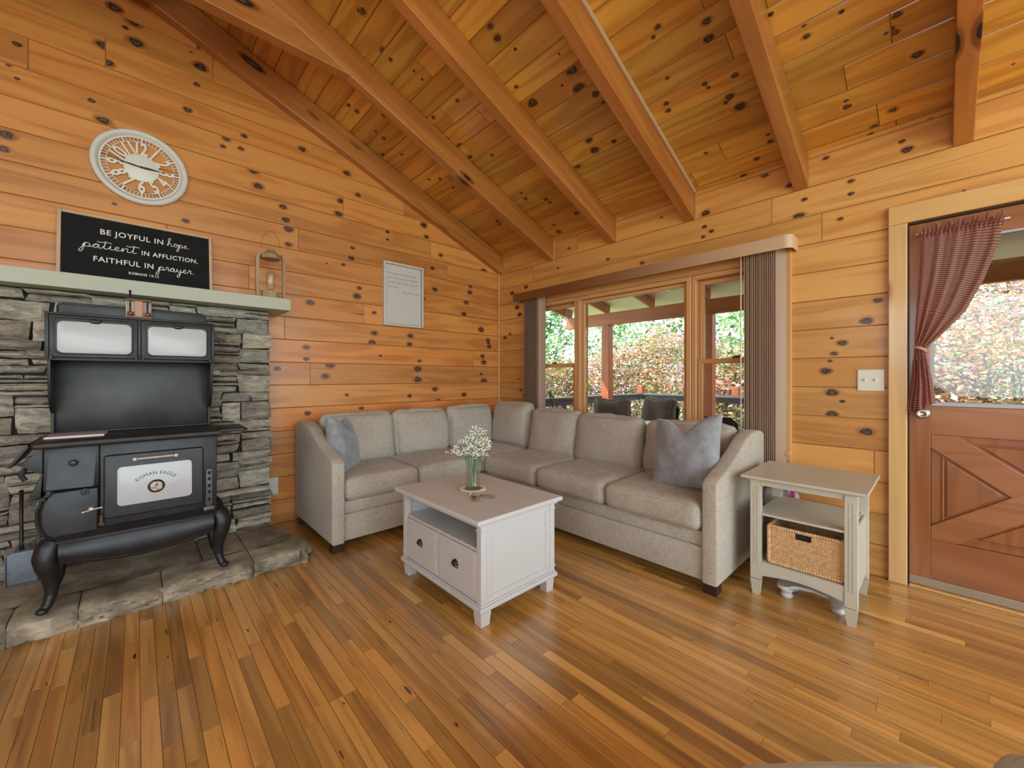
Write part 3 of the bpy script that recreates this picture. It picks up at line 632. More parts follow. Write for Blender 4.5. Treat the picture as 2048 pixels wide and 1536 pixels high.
def curtain(sgn, label):
    """sgn +1: hangs at the left (large y) side of the glass, tied back; -1 mirrored about the glass centre"""
    mir = (lambda y: y) if sgn > 0 else (lambda y: 2*cy - y)
    bm = NB(); uvl = bm.loops.layers.uv.new('UVMap'); nu, nv = 90, 60; g = []
    R = random.Random(3 if sgn > 0 else 8); ph = [R.uniform(0, 6) for _ in range(4)]
    # outer edge, inner edge and height of each row down the cloth
    key = [(0, .075, -.226, 1.945, 1.955), (.06, .070, -.222, 1.915, 1.930), (.15, .068, -.200, 1.84, 1.80), (.3, .072, -.155, 1.70, 1.64), (.45, .080, -.095, 1.56, 1.49), (.6, .087, -.02, 1.42, 1.385), (.70, .090, .050, 1.32, 1.305), (.76, .093, .040, 1.25, 1.25), (.88, .100, .025, 1.12, 1.14), (1, .118, .014, .965, 1.015)]
    def at(v):
        for a, b in zip(key, key[1:]):
            if v <= b[0]:
                k = (v-a[0])/(b[0]-a[0]); return [a[i]+(b[i]-a[i])*k for i in range(1, 5)]
    for j in range(nv+1):
        v = j/nv; yo, yi, zo, zi = at(v); row = []
        wd = abs(yo-yi); am = .0035 + .016*(1 - min(1, wd/.30))
        if abs(v-.71) < .05: am *= .6
        for i in range(nu+1):
            u = i/nu; s_ = math.sin(u*2*PI*5 + ph[0] + 2*v*math.sin(ph[1]) + 1.5*math.sin(u*5)) + .5*math.sin(u*2*PI*9+ph[2]+v)
            x = 3.112 - .014 + am*s_*.8 - .014*max(0, 1-abs(v-.72)/.3)
            if v < .07: x += .010*math.sin(u*2*PI*19+v*50) - .012*(v < .045)
            ruff = 0
            if v < .05: ruff = .016*math.sin(u*2*PI*7+ph[3])*(1-v/.05) + .006*math.sin(u*2*PI*19)
            y = yo + (yi-yo)*u + .004*math.sin(u*40+v*9)*(v > .75)
            z = zo + (zi-zo)*u + ruff - .035*math.sin(PI*u)*(v > .5)*(v-.5) + .03*(1-u)*u*(v < .5)
            row.append(bm.verts.new((x, mir(y), z)))
        g.append(row)
    for j in range(nv):
        for i in range(nu):
            f = bm.faces.new([g[j][i], g[j][i+1], g[j+1][i+1], g[j+1][i]]); f.smooth = True
            for l, (a, b) in zip(f.loops, ((i, j), (i+1, j), (i+1, j+1), (i, j+1))): l[uvl].uv = (a/nu*.52, b/nv*1.0)
    root = thing('gingham_curtain', label, 'curtain', (3.10, mir(.07), 1.93), group='gingham curtains on the door'); Mi2 = Matrix.Translation((-3.10, -mir(.07), -1.93))
    obj.keep = True; obj('curtain_panel', bm, M['gingham'], root, M=Mi2); obj.keep = False
    bm = NB(); uvl = bm.loops.layers.uv.new('UVMap'); tube(bm, [(3.075, mir(.088), 1.315), (3.062, mir(.07), 1.310), (3.066, mir(.052), 1.30), (3.09, mir(.045), 1.292), (3.118, mir(.05), 1.30)], .007, 6)
    obj('tieback', bm, M['gingham'], root, M=Mi2)
    bm = NB(); tube(bm, [(3.118, mir(.085), 1.925), (3.112, mir(.085), 1.932), (3.112, mir(-.24), 1.932)], .004, 6); obj('curtain_rod', bm, M['plate'], root, M=Mi2)
curtain(1, 'red gingham curtain tied back at the left of the door window')
curtain(-1, 'red gingham curtain cut off by the right edge, at the right of the door window')

# light switch and outlet
sw = thing('light_switch', 'double ivory switch plate on the pine wall left of the door', 'switch', (XW, .271, 1.134))
bm = NB(); box(bm, -.0075, -.0006, -.059, .059, -.0625, .0625, .004); obj('cover_plate', bm, M['plate'], sw)
for s_ in (-.023, .023):
    bm = NB(); box(bm, -.0095, -.0074, s_-.006, s_+.006, -.013, .013); obj('toggle_slot', bm, M['plate'], sw)
    bm = NB(); box(bm, -.022, -.0094, s_-.004, s_+.004, -.001, .008, .001); obj('toggle', bm, M['plate'], sw)
ot = thing('wall_outlet', 'ivory outlet half hidden behind the stone chimney edge, left of the sofa arm', 'outlet', (.775, YW, .30))
bm = NB(); box(bm, -.04, .04, -.006, -.0006, -.067, .067, .003); obj('cover_plate', bm, M['plate'], ot)
for s_ in (-.025, .025):
    bm = NB(); box(bm, -.015, .015, -.008, -.0058, s_-.013, s_+.013, .002); obj('socket', bm, M['white'], ot)

# ================================================================ sofa (sectional)
SF = thing('sectional_sofa', 'greige linen L-shaped sectional sofa in the corner under the window', 'sofa', (2.6, 3.0, 0)); Ms = Matrix.Translation((-2.6, -3.0, 0))
def spart(name, bm, mat='linen', **kw): return obj(name, bm, M[mat], SF, M=Ms, **kw)
def arm_profile(f):          # f = distance from the arm front; returns top height
    k = [(0, .585), (.008, .604), (.10, .628), (.22, .665), (.36, .725), (.48, .785), (.60, .812), (.72, .812), (.80, .795), (.835, .770), (.84, .72)]
    for a, b in zip(k, k[1:]):
        if f <= b[0]:
            t_ = (f-a[0])/(b[0]-a[0]); return a[1]+(b[1]-a[1])*t_
    return .72
def arm(kind):
    bm = NB(); n = 34; L = .835 if kind == 'A' else .815; pts = []
    for i in range(n+1):
        f = L*i/n; pts.append((f, arm_profile(f)))
    sm = [pts[0]] + [(pts[i][0], (pts[i-1][1]+pts[i][1]*2+pts[i+1][1])/4) for i in range(1, n)] + [pts[-1]]
    poly = [(0, .055)] + sm + [(L, .055)]
    vs_ = prism(bm, poly, 0, .085, 'y', bev=.014, seg=3)
    if kind == 'A': Mx = Matrix(((0, 1, 0, .925), (1, 0, 0, 2.690), (0, 0, 1, 0), (0, 0, 0, 1)))    # along +y, thickness +x
    else: Mx = Matrix(((1, 0, 0, 2.205), (0, 1, 0, .785), (0, 0, 1, 0), (0, 0, 0, 1)))
    bmesh.ops.transform(bm, matrix=Mx, verts=bm.verts)
    return bm
spart('armrest', arm('A'), smooth=40); spart('armrest', arm('B'), smooth=40)
for bx in ((1.010, 2.22, 2.715, 3.50), (2.225, 3.022, .870, 3.50)):
    bm = NB(); box(bm, *bx, .055, .232, .008, 2); spart('base', bm, smooth=40)
    k = .012; bm = NB(); box(bm, bx[0]+(0 if bx[0] < 2 else k), bx[1], bx[2]+(k if bx[0] < 2 else 0), bx[3], .233, .315, .010, 2); spart('seat_rail', bm, smooth=40)
# back frames
bm = NB(); box(bm, 1.010, 3.022, 3.36, 3.505, .316, .775, .03, 3); spart('back_frame', bm, smooth=40)
bm = NB(); box(bm, 2.90, 3.022, .870, 3.358, .316, .775, .03, 3); spart('back_frame', bm, smooth=40)
# seat cushions: (x0,x1,y0,y1)
for i, (x0, x1, y0, y1) in enumerate([(1.014, 1.575, 2.695, 3.36), (1.580, 2.195, 2.700, 3.36), (2.20, 2.90, 2.715, 3.36), (2.195, 2.90, 2.095, 2.710), (2.190, 2.90, 1.485, 2.090), (2.185, 2.90, .874, 1.480)]):
    bm = NB(); soft_box(bm, x1-x0, y1-y0, .15, .045, 18, (.003, .003, .022), .006, i)
    spart('seat_cushion', bm).matrix_local = Ms @ T((x0+x1)/2, (y0+y1)/2, .392)
def backc(x, y, z, wd, ht, dp, rz, tilt, seed, wr=.012):
    bm = NB(); soft_box(bm, dp, wd, ht, .06, 20, (.055, .004, .014), wr*1.15, seed)
    o = spart('back_cushion', bm); o.matrix_local = Ms @ Matrix.Translation((x, y, z)) @ Matrix.Rotation(rz, 4, 'Z') @ Matrix.Rotation(tilt, 4, 'Y'); return o
# local +x is the cushion's back; along wall A the back faces +y (rz=90deg), along wall B it faces +x
backc(1.335, 3.275, .650, .60, .42, .13, PI/2, .16, 3); backc(1.918, 3.27, .650, .56, .41, .13, PI/2, .17, 5, .016); backc(2.49, 3.285, .660, .56, .42, .12, PI/2, .14, 7)
backc(2.80, 2.965, .675, .52, .44, .13, 0.0, .12, 9); backc(2.80, 2.395, .640, .56, .43, .14, 0.03, .20, 11, .016); backc(2.805, 1.835, .635, .60, .42, .14, 0.0, .18, 13, .014); backc(2.815, 1.20, .635, .63, .40, .13, 0.0, .17, 15)
for x, y in ((.955, 2.715), (.955, 3.42), (2.24, .82), (2.97, .82), (2.26, 2.70), (2.97, 3.42)):
    bm = NB(); prism(bm, [(x-.025, y-.025), (x+.045, y-.025), (x+.045, y+.045), (x-.025, y+.045)], .0, .054, 'z', .003); spart('leg', bm, 'dark', label='short dark wooden block leg')

def pillow(name, label, cat, loc, R_, sx, sz, th, seed, dent=.0, M_='fur'):
    """soft pillow: local x across, z up, y thickness"""
    bm = NB(); n = 26; g = {}
    for s_ in (1, -1):
        for i in range(n+1):
            for j in range(n+1):
                if s_ < 0 and (i in (0, n) or j in (0, n)): continue
                u, v = 2*i/n-1, 2*j/n-1; u_, v_ = math.sin(u*PI/2*.96)/math.sin(PI/2*.96), math.sin(v*PI/2*.96)/math.sin(PI/2*.96)
                t_ = ((1-u_*u_)*(1-v_*v_))**.42 if abs(u_) < 1 and abs(v_) < 1 else 0
                x = u_*sx/2*(1-.09*(1-v_*v_)); z = v_*sz/2*(1-.07*(1-u_*u_))
                if v_ > 0: z -= dent*v_*math.exp(-(u_/.42)**2)
                y = s_*th/2*t_
                a = noise.noise(Vector((x*9+seed, z*9, s_*3)))*.018*t_ + noise.noise(Vector((x*20, z*7+seed, s_)))*.010*t_
                g[(s_, i, j)] = bm.verts.new((x, y + a*s_, z))
    for s_ in (1, -1):
        G = lambda i, j: g.get((s_, i, j)) or g[(1, i, j)]
        for i in range(n):
            for j in range(n):
                q = [G(i, j), G(i+1, j), G(i+1, j+1), G(i, j+1)]
                try: f = bm.faces.new(q if s_ > 0 else q[::-1]); f.smooth = True
                except ValueError: pass
    o = obj(name, bm, M[M_], label=label, cat=cat); o.matrix_world = Matrix.Translation(loc) @ R_; return o
Rz = lambda a: Matrix.Rotation(a, 4, 'Z'); Rx = lambda a: Matrix.Rotation(a, 4, 'X'); Ry = lambda a: Matrix.Rotation(a, 4, 'Y')
pillow('throw_pillow', 'grey plush throw pillow with two pointed ears, slumped against the left arm of the sofa', 'pillow', (1.135, 3.06, .655), Rz(math.radians(52)) @ Ry(.10) @ Rx(-.24), .42, .43, .17, 2.0, .11).name
pillow('throw_pillow', 'grey plush throw pillow leaning at the right end of the sofa beside the window', 'pillow', (2.49, 1.075, .690), Rz(math.radians(-100)) @ Rx(-.34) @ Ry(-.16), .45, .46, .17, 7.0, .09)

# ================================================================ coffee table
CT = thing('coffee_table', 'square white painted coffee table with open shelf and two cup-handled drawers', 'table', (1.4, 1.79, 0)); Mc = Matrix.Translation((-1.4, -1.79, 0))
def cpart(name, fn, mat='paintwhite', parent=None, **kw):
    bm = NB(); fn(bm)
    return obj(name, bm, M[mat] if isinstance(mat, str) else mat, parent or CT, M=(Mc if parent is None else None), **kw)
X0, X1, Y0, Y1 = 1.145, 1.655, 1.425, 2.155
def foot(b, x, y, sx, sy, w=.062):
    w2 = w*.88; z0, z1 = 0, .075
    P_ = [(x, y), (x+sx*w, y), (x+sx*w, y+sy*w), (x, y+sy*w)]; Q = [(x+sx*.004, y+sy*.004), (x+sx*w2, y+sy*.004), (x+sx*w2, y+sy*w2), (x+sx*.004, y+sy*w2)]
    A = [b.verts.new((*p, z1)) for p in P_]; B_ = [b.verts.new((*p, z0)) for p in Q]
    fs = [b.faces.new(A), b.faces.new(B_[::-1])] + [b.faces.new([A[i], B_[i], B_[(i+1) % 4], A[(i+1) % 4]]) for i in range(4)]
    bmesh.ops.bevel(b, geom=list({e for f in fs for e in f.edges}), offset=.002, segments=1, affect='EDGES')
for x, y, sx, sy in ((X0+.002, Y0+.002, 1, 1), (X1-.002, Y0+.002, -1, 1), (X0+.002, Y1-.002, 1, -1), (X1-.002, Y1-.002, -1, -1)):
    cpart('leg', lambda b: foot(b, x, y, sx, sy))
cpart('plinth', lambda b: (box(b, X0-.012, X1+.012, Y0-.012, Y1+.012, .0755, .097, .006, 3), box(b, X0-.004, X1+.004, Y0-.004, Y1+.004, .097, .106, .003)))
cpart('tabletop', lambda b: (box(b, X0-.038, X1+.038, Y0-.028, Y1+.038, .482, .506, .008, 3), box(b, X0-.014, X1+.014, Y0-.012, Y1+.012, .470, .482, .004)))
pw = .034
def post(b, x, y):
    pts = [(.106, 0), (.115, .002), (.125, -.002), (.14, 0), (.43, 0), (.445, -.003), (.455, .003), (.47, 0)]
    box(b, x, x+pw, y, y+pw, .106, .470, .003)
    for z in (.130, .440): box(b, x-.003, x+pw+.003, y-.003, y+pw+.003, z, z+.008, .002)
for x in (X0, X1-pw):
    for y in (Y0, Y1-pw): cpart('corner_post', lambda b: post(b, x, y))
cpart('side_panel', lambda b: (box(b, X0+pw, X1-pw, Y0+.012, Y0+.022, .106, .470), box(b, X0+pw, X1-pw, Y0+.005, Y0+.014, .106, .135, .002), box(b, X0+pw, X1-pw, Y0+.005, Y0+.014, .435, .470, .002), box(b, X0+pw, X0+pw+.03, Y0+.005, Y0+.014, .13, .44, .002), box(b, X1-pw-.03, X1-pw, Y0+.005, Y0+.014, .13, .44, .002)))
cpart('side_panel', lambda b: box(b, X0+pw, X1-pw, Y1-.022, Y1-.010, .106, .470))
cpart('back_panel', lambda b: box(b, X1-.022, X1-.010, Y0+pw, Y1-pw, .106, .470))
cpart('shelf', lambda b: (box(b, X0+.006, X1-.03, Y0+pw, Y1-pw, .342, .356, .002), box(b, X0+.004, X0+.012, Y0+pw, Y1-pw, .455, .470, .002)))
ym = (Y0+Y1)/2
cpart('divider', lambda b: box(b, X0+.014, X1-.03, ym-.006, ym+.006, .106, .342))
for (a, b_) in ((Y0+pw+.003, ym-.0035), (ym+.007, Y1-pw-.003)):
    dr = cpart('drawer', lambda b: (box(b, X0+.002, X0+.016, a, b_, .110, .338, .003), box(b, X0-.0005, X0+.002, a+.016, b_-.016, .126, .322, .001), box(b, X0+.016, X0+.40, a+.008, b_-.008, .115, .320)))
    yc = (a+b_)/2; zc = .238
    def cup(b):
        n = 10
        lathe(b, [(.0, -.003), (.021, -.003), (.0215, 0), (.019, .010), (.012, .017), (0.001, .020)], (0, 0, 0), 20, caps=False, M=T(X0-.001, yc, zc, ry=-PI/2))
        for v in [v for v in b.verts if v.co.z < zc-.004]: v.co.z = zc-.004
        box(b, X0-.0035, X0-.0005, yc-.024, yc+.024, zc-.005, zc-.001, .001); tube(b, [(X0-.002, yc-.022, zc-.002), (X0-.004, yc-.018, zc-.018), (X0-.004, yc+.018, zc-.018), (X0-.002, yc+.022, zc-.002)], .0022, 6)
    bm = NB(); cup(bm); hd = obj('handle', bm, M['black'], dr, smooth=40, label='black cup-shaped pull')

# vase, flowers, beads
VX, VY, VZ = 1.411, 1.832, .506
bm = NB(); pr = [(0, .004), (.038, .004), (.041, .0), (.044, .004), (.0405, .03), (.036, .07), (.0345, .10), (.038, .14), (.047, .175), (.057, .196)]
lathe(bm, pr + [(r-.0028, z+.001) for r, z in pr[:2:-1]] + [(0.036, .010), (0, .010)], (0, 0, 0), 40, caps=False)
obj('flower_vase', bm, M['vase'], smooth=True, label='clear flared glass vase standing inside the bead ring on the coffee table', cat='vase').location = (VX, VY, VZ)
fb = thing('flower_bouquet', "bunch of white baby's breath on green stems in the glass vase", 'flowers', (VX, VY, VZ))
R = random.Random(12); bs, bb_, bl = NB(), NB(), NB()
heads = []
for i in range(34):
    a = R.uniform(0, 2*PI); r0 = R.uniform(.004, .024); r1 = R.uniform(.01, .028); rt = R.uniform(.02, .105); zt = R.uniform(.24, .325) - (rt-.05)*.55
    if i < 3: rt = .13; zt = .215; a = 2.2+R.uniform(-.5, .5)
    b0 = Vector((r0*math.cos(a+2.6), r0*math.sin(a+2.6), .012)); b1 = Vector((r1*math.cos(a), r1*math.sin(a), .15)); b2 = Vector((rt*math.cos(a), rt*math.sin(a), zt))
    pts = [b0*(1-t_)**2 + b1*2*t_*(1-t_) + b2*t_*t_ for t_ in [k/6 for k in range(7)]]
    pts = [p if p.z > .19 or p.xy.length < .030 else Vector((*(p.xy.normalized()*.030), p.z)) for p in pts]
    tube(bs, pts, .0011, 5)
    for k in range(7):
        t_ = R.uniform(.68, 1); p = b0*(1-t_)**2 + b1*2*t_*(1-t_) + b2*t_*t_
        q = p + Vector((R.uniform(-.035, .035), R.uniform(-.035, .035), R.uniform(.005, .04)))
        if q.z < .205: q.z = .205+R.random()*.02
        tube(bb_, [p, (p+q)/2 + Vector((R.uniform(-.004, .004), R.uniform(-.004, .004), 0)), q], .0009, 3)
        for m_ in range(R.randint(3, 5)):
            c = q + Vector((R.uniform(-.012, .012), R.uniform(-.012, .012), R.uniform(-.01, .012)))
            ball(bl, c, R.uniform(.0032, .0058), 1, sz=(1, 1, .85))
obj('stem', bs, plain('stem_green', (.22, .34, .17), .5), fb, kind='stuff')
obj('twig', bb_, plain('twig_green', (.22, .38, .12), .6), fb, kind='stuff'); obj('blossom', bl, plain('blossom_white', (.86, .88, .80), .8, 0, .03), fb, kind='stuff')
bg_ = thing('bead_garland', 'pale wooden bead garland coiled around the vase with two jute tassels', 'garland', (VX, VY, VZ))
mb = plain('raw_wood_bead', (.66, .57, .46), .7, 0, .1, 30)
me0 = None
for k in range(78):
    rr, z, a = ((.058, .0062, 2*PI*k/34) if k < 34 else (.0705, .0062, 2*PI*k/40)) if k < 74 else (.09+.012*(k-74), .0062, -2.35)
    if me0 is None:
        bm = NB(); ball(bm, (0, 0, 0), .0056, 2, sz=(1, 1, .95)); me0 = obj('bead', bm, mb, bg_); o = me0
    else: o = me0.copy(); COL.objects.link(o)
    o.location = (rr*math.cos(a), rr*math.sin(a), z)
mt = plain('jute', (.42, .29, .15), .9, 0, .3, 120, .5, 300)
def tassel(p, a, L=.085):
    bm = NB(); R = random.Random(int(p[0]*1e4))
    ball(bm, (0, 0, .010), .010, 2); lathe(bm, [(.008, 0), (.0085, .004), (.008, .008)], (0, 0, 0), 12, M=T(.010, 0, .010, ry=PI/2))
    for k in range(70):
        y, z = R.gauss(0, 1), abs(R.gauss(0, .8)); tube(bm, [(.012, y*.003, .009+z*.002), (L*.5, y*.0055, .006+z*.004), (L*R.uniform(.93, 1.02), y*.0085, .0015+z*.005)], .0009, 3)
    o = obj('tassel', bm, mt, bg_); o.matrix_local = Matrix.Translation((p[0]-VX, p[1]-VY, 0)) @ Rz(a)
tassel((1.325, 1.715), math.radians(-118), .09); tassel((1.333, 1.70), math.radians(-48), .10)

# ================================================================ side table, basket
ST = thing('side_table', 'cream distressed two-shelf side table at the right end of the sofa', 'table', (2.62, .46, 0)); Mt = Matrix.Translation((-2.62, -.46, 0))
def tpart(name, fn, mat='paintcream', **kw):
    bm = NB(); fn(bm); return obj(name, bm, M[mat], ST, M=Mt, **kw)
TX0, TX1, TY0, TY1 = 2.395, 2.845, .252, .690; ZTT = .632; lw = .048
def tleg(b, x, y, sx):
    box(b, x, x+lw*.9, y, y+lw, .086, ZTT-.022, .002)
    w0 = .010; A = [(x, y), (x+lw*.9, y), (x+lw*.9, y+lw), (x, y+lw)]; Q = [(x+.006, y+.008), (x+lw*.9-.006, y+.008), (x+lw*.9-.006, y+lw-.008), (x+.006, y+lw-.008)]
    va = [b.verts.new((*p, .085)) for p in A]; vb_ = [b.verts.new((*p, 0)) for p in Q]
    b.faces.new(va); b.faces.new(vb_[::-1]); [b.faces.new([va[i], vb_[i], vb_[(i+1) % 4], va[(i+1) % 4]]) for i in range(4)]
    if sx: 
        for yy in (y+.016, y+.030): box(b, x-.0012, x+.001, yy, yy+.002, .16, ZTT-.06)
for x, s_ in ((TX0, 1), (TX1-lw*.9, 0)):
    for y in (TY0, TY1-lw): tpart('leg', lambda b: tleg(b, x, y, s_))
tpart('tabletop', lambda b: (box(b, TX0-.038, TX1+.04, TY0-.04, TY1+.035, ZTT-.014, ZTT, .003), box(b, TX0-.018, TX1+.02, TY0-.02, TY1+.015, ZTT-.0215, ZTT-.014, .002)))
for a in ((TX0+.006, TX0+.020, TY0+lw, TY1-lw), (TX1-.020, TX1-.006, TY0+lw, TY1-lw)): tpart('apron', lambda b: box(b, a[0], a[1], a[2], a[3], ZTT-.052, ZTT-.022, .002))
tpart('shelf', lambda b: box(b, TX0+.004, TX1-.004, TY0+lw*.5, TY1-lw*.5, .425, .437, .002))
tpart('shelf', lambda b: box(b, TX0+.014, TX1-.004, TY0+lw*.5, TY1-lw*.5, .168, .180, .002))
def vbottom(b):
    y0, y1 = TY0+lw, TY1-lw; pts = [(y0, .180), (y1, .180), (y1, .105)] + [(y1-(y1-y0)*k/8, .105+.022*math.sin(PI*k/8)) for k in range(1, 8)] + [(y0, .105)]
    prism(b, pts, TX0+.004, TX0+.0135, 'x', .001)
tpart('apron', vbottom)
for y in (TY0+.012, TY1-.022): tpart('side_panel', lambda b: box(b, TX0+lw*.9, TX1-lw*.9, y, y+.010, .11, .4245, .002))
for y in (TY0+.012, TY1-.022): tpart('side_rail', lambda b: box(b, TX0+lw*.9, TX1-lw*.9, y, y+.010, ZTT-.052, ZTT-.022, .002))
# wicker basket woven from real strands
t = NT('wicker'); co = t.coord(); n = t.noise(co, 60, 4, .6); n2 = t.noise(t.scale(co, (1, 1, 1)), 7, 3)
t.set(color=t.mix(t.step(n, .30, .66), (.56, .335, .155), (.74, .49, .26)), rough=.6); t.bump(n, .2, .001); M['wicker'] = t.m
BK = thing('wicker_basket', 'honey wicker basket with a dark handle slot on the lower shelf of the side table', 'basket', (2.60, .468, .181)); Mk = Matrix.Translation((-2.60, -.468, -.181))
bx0, bx1, by0, by1, bz0, bz1 = 2.415, 2.78, .305, .610, .1815, .385
bm = NB(); m_ = .012
box(bm, bx0+.004, bx1-.004, by0+.004, by1-.004, bz0, bz0+.008)
hy0, hy1, hz0, hz1 = .428, .494, .335, .364
def strand(fix, a0, a1, z, face, ph, stake=.0105):
    n = max(2, int(abs(a1-a0)/stake)); pts = []
    for i in range(n*2+1):
        a = a0+(a1-a0)*i/(n*2); off = .0022*math.sin(PI*i/2*1.0+ph*PI/2*2) if True else 0
        off = .0024*(1 if ((i//1) % 4 < 2) == (ph % 2 == 0) else -1)*(0 if i % 2 == 0 else 1)
        pts.append((fix+off, a, z) if face == 'x' else (a, fix+off, z))
    tube(bm, pts, .0034, 5, caps=False)
nr = 30; dz = (bz1-bz0-.024)/nr
for r in range(nr):
    z = bz0+.010+dz*(r+.5)
    for fx in (bx0+.004, bx1-.004):
        if fx < 2.5 and hz0 < z < hz1: strand(fx, by0, hy0, z, 'x', r); strand(fx, hy1, by1, z, 'x', r)
        else: strand(fx, by0, by1, z, 'x', r)
    for fy in (by0+.004, by1-.004): strand(fy, bx0, bx1, z, 'y', r)
for i in range(30):
    y = by0+.006+(by1-by0-.012)*i/29
    for fx in (bx0+.0045, bx1-.0045):
        if fx < 2.5 and hy0-.002 < y < hy1+.002: tube(bm, [(fx, y, bz0), (fx, y, hz0)], .0026, 5)
        else: tube(bm, [(fx, y, bz0), (fx, y, bz1-.01)], .0026, 5)
for i in range(34):
    x = bx0+.006+(bx1-bx0-.012)*i/33
    for fy in (by0+.0045, by1-.0045): tube(bm, [(x, fy, bz0), (x, fy, bz1-.01)], .0026, 5)
obj('woven_body', bm, M['wicker'], BK, M=Mk)
bm = NB()
def wrap(p, q, r=.010, dr=.0035, coils=0):
    p, q = Vector(p), Vector(q); L = (q-p).length; n = int(L/.011); t_ = (q-p).normalized()
    for i in range(n):
        a = p+(q-p)*(i/n); b = p+(q-p)*((i+.93)/n); tube(bm, [a, a.lerp(b, .15), a.lerp(b, .85), b], [r*.86, r, r, r*.86], 8)
zt = bz1-.010
for p, q in (((bx0+.003, by0, zt), (bx0+.003, by1, zt)), ((bx1-.003, by0, zt), (bx1-.003, by1, zt)), ((bx0, by0+.003, zt), (bx1, by0+.003, zt)), ((bx0, by1-.003, zt), (bx1, by1-.003, zt)),
             ((bx0+.002, by0+.002, bz0+.009), (bx0+.002, by1, bz0+.009)), ((bx0+.002, by0+.001, bz0+.012), (bx0+.002, by0+.001, zt)), ((bx0+.002, by1-.001, bz0+.012), (bx0+.002, by1-.001, zt))): wrap(p, q, .0085)
obj('rim', bm, M['wicker'], BK, M=Mk)
bm = NB(); prism(bm, rrect(hy0, hy1, hz0, hz1, .006), bx0+.016, bx0+.019, 'x')
obj('handle_slot', bm, plain('dark_slot', (.012, .012, .014), .6), BK, M=Mk, label='dark handle opening')
# white low stool behind/below
WB = thing('low_white_stool', 'low white scroll-edged stool on the floor under the side table', 'stool', (2.56, .43, 0)); Mw = Matrix.Translation((-2.56, -.43, 0))
bm = NB(); pts = []
for k in range(13): pts.append((2.475+.05*math.cos(PI/2+PI*k/12), .535+.0+.05*math.sin(PI/2+PI*k/12)))
top = [(2.60, .585), (2.50, .585)] + [(2.475-.03*math.sin(PI*k/8), .555+.03*math.cos(PI*k/8)) for k in range(9)] + [(2.50, .50), (2.515, .44), (2.50, .375)] + [(2.475-.03*math.sin(PI*k/8), .325+.03*math.cos(PI*k/8)) for k in range(9)] + [(2.50, .295), (2.60, .295)]
prism(bm, top, .050, .066, 'z', .003); obj('seat', bm, M['paintwhite'], WB, M=Mw)
for x, y in ((2.487, .545), (2.495, .335), (2.59, .34), (2.59, .54)):
    bm = NB(); lathe(bm, [(.018, 0), (.026, .006), (.029, .014), (.024, .022), (.020, .026), (.027, .034), (.030, .042), (.028, .0495)], (x, y, 0), 20); obj('leg', bm, M['paintwhite'], WB, smooth=30, M=Mw)
# bag between the table and the wall
BG = thing('tote_bag', 'pale lilac tote bag with a hot pink strap on the floor behind the side table', 'bag', (2.955, .68, 0)); Mb = Matrix.Translation((-2.955, -.68, 0))
bm = NB(); soft_box(bm, .085, .19, .44, .035, 12, (.008, 0, 0), .008, 4); obj('bag_body', bm, M['lilac'], BG).matrix_local = Mb @ T(2.962, .680, .225)
bm = NB(); prism(bm, [(.592, .18), (.612, .18), (.618, .47), (.596, .47)], 2.903, 2.909, 'x', .001); obj('strap', bm, M['pink'], BG, M=Mb, label='hot pink strap')
bm = NB(); tube(bm, [(2.95, .69, .43), (2.94, .68, .475), (2.94, .65, .485), (2.945, .635, .46), (2.95, .635, .42)], .006, 6); obj('handle', bm, M['white'], BG, M=Mb)
# blue-grey armchair at the lower right corner
AC = thing('armchair', 'blue-grey upholstered armchair cut off by the bottom edge at the lower right', 'armchair', (0, 0, 0))
Fv, Rv = Vector((math.cos(TH), math.sin(TH), 0)), Vector((math.sin(TH), -math.cos(TH), 0))
def at_(d, r, z): return Fv*d + Rv*r + Vector((0, 0, z))
AC.location = at_(.40, .66, 0); AC.rotation_euler = (0, 0, TH-PI/2)   # local y = forward, x = right
bm = NB(); soft_box(bm, .42, .62, .16, .055, 16, (.01, .03, .03), .006, 3); obj('seat_cushion', bm, M['bluegrey'], AC).location = (-.055, .035, .375)
bm = NB(); soft_box(bm, .17, .72, .45, .075, 16, (.01, .02, .012), .006, 5); obj('armrest', bm, M['bluegrey'], AC).location = (.325, .02, .228)
bm = NB(); soft_box(bm, .17, .66, .44, .08, 16, (.01, .02, .012), .008, 6); obj('armrest', bm, M['bluegrey'], AC).location = (-.39, -.03, .222)
bm = NB(); soft_box(bm, .80, .16, .70, .07, 12, (0, .01, .01), .008, 6); obj('backrest', bm, M['bluegrey'], AC).location = (-.03, -.40, .36)
bm = NB(); box(bm, -.28, .23, -.30, .30, .04, .29, .02); obj('base', bm, M['bluegrey'], AC)
for x in (-.40, .30):
    for y in (-.33, .27):
        bm = NB(); box(bm, x, x+.05, y, y+.05, 0, .039); obj('leg', bm, M['dark'], AC)

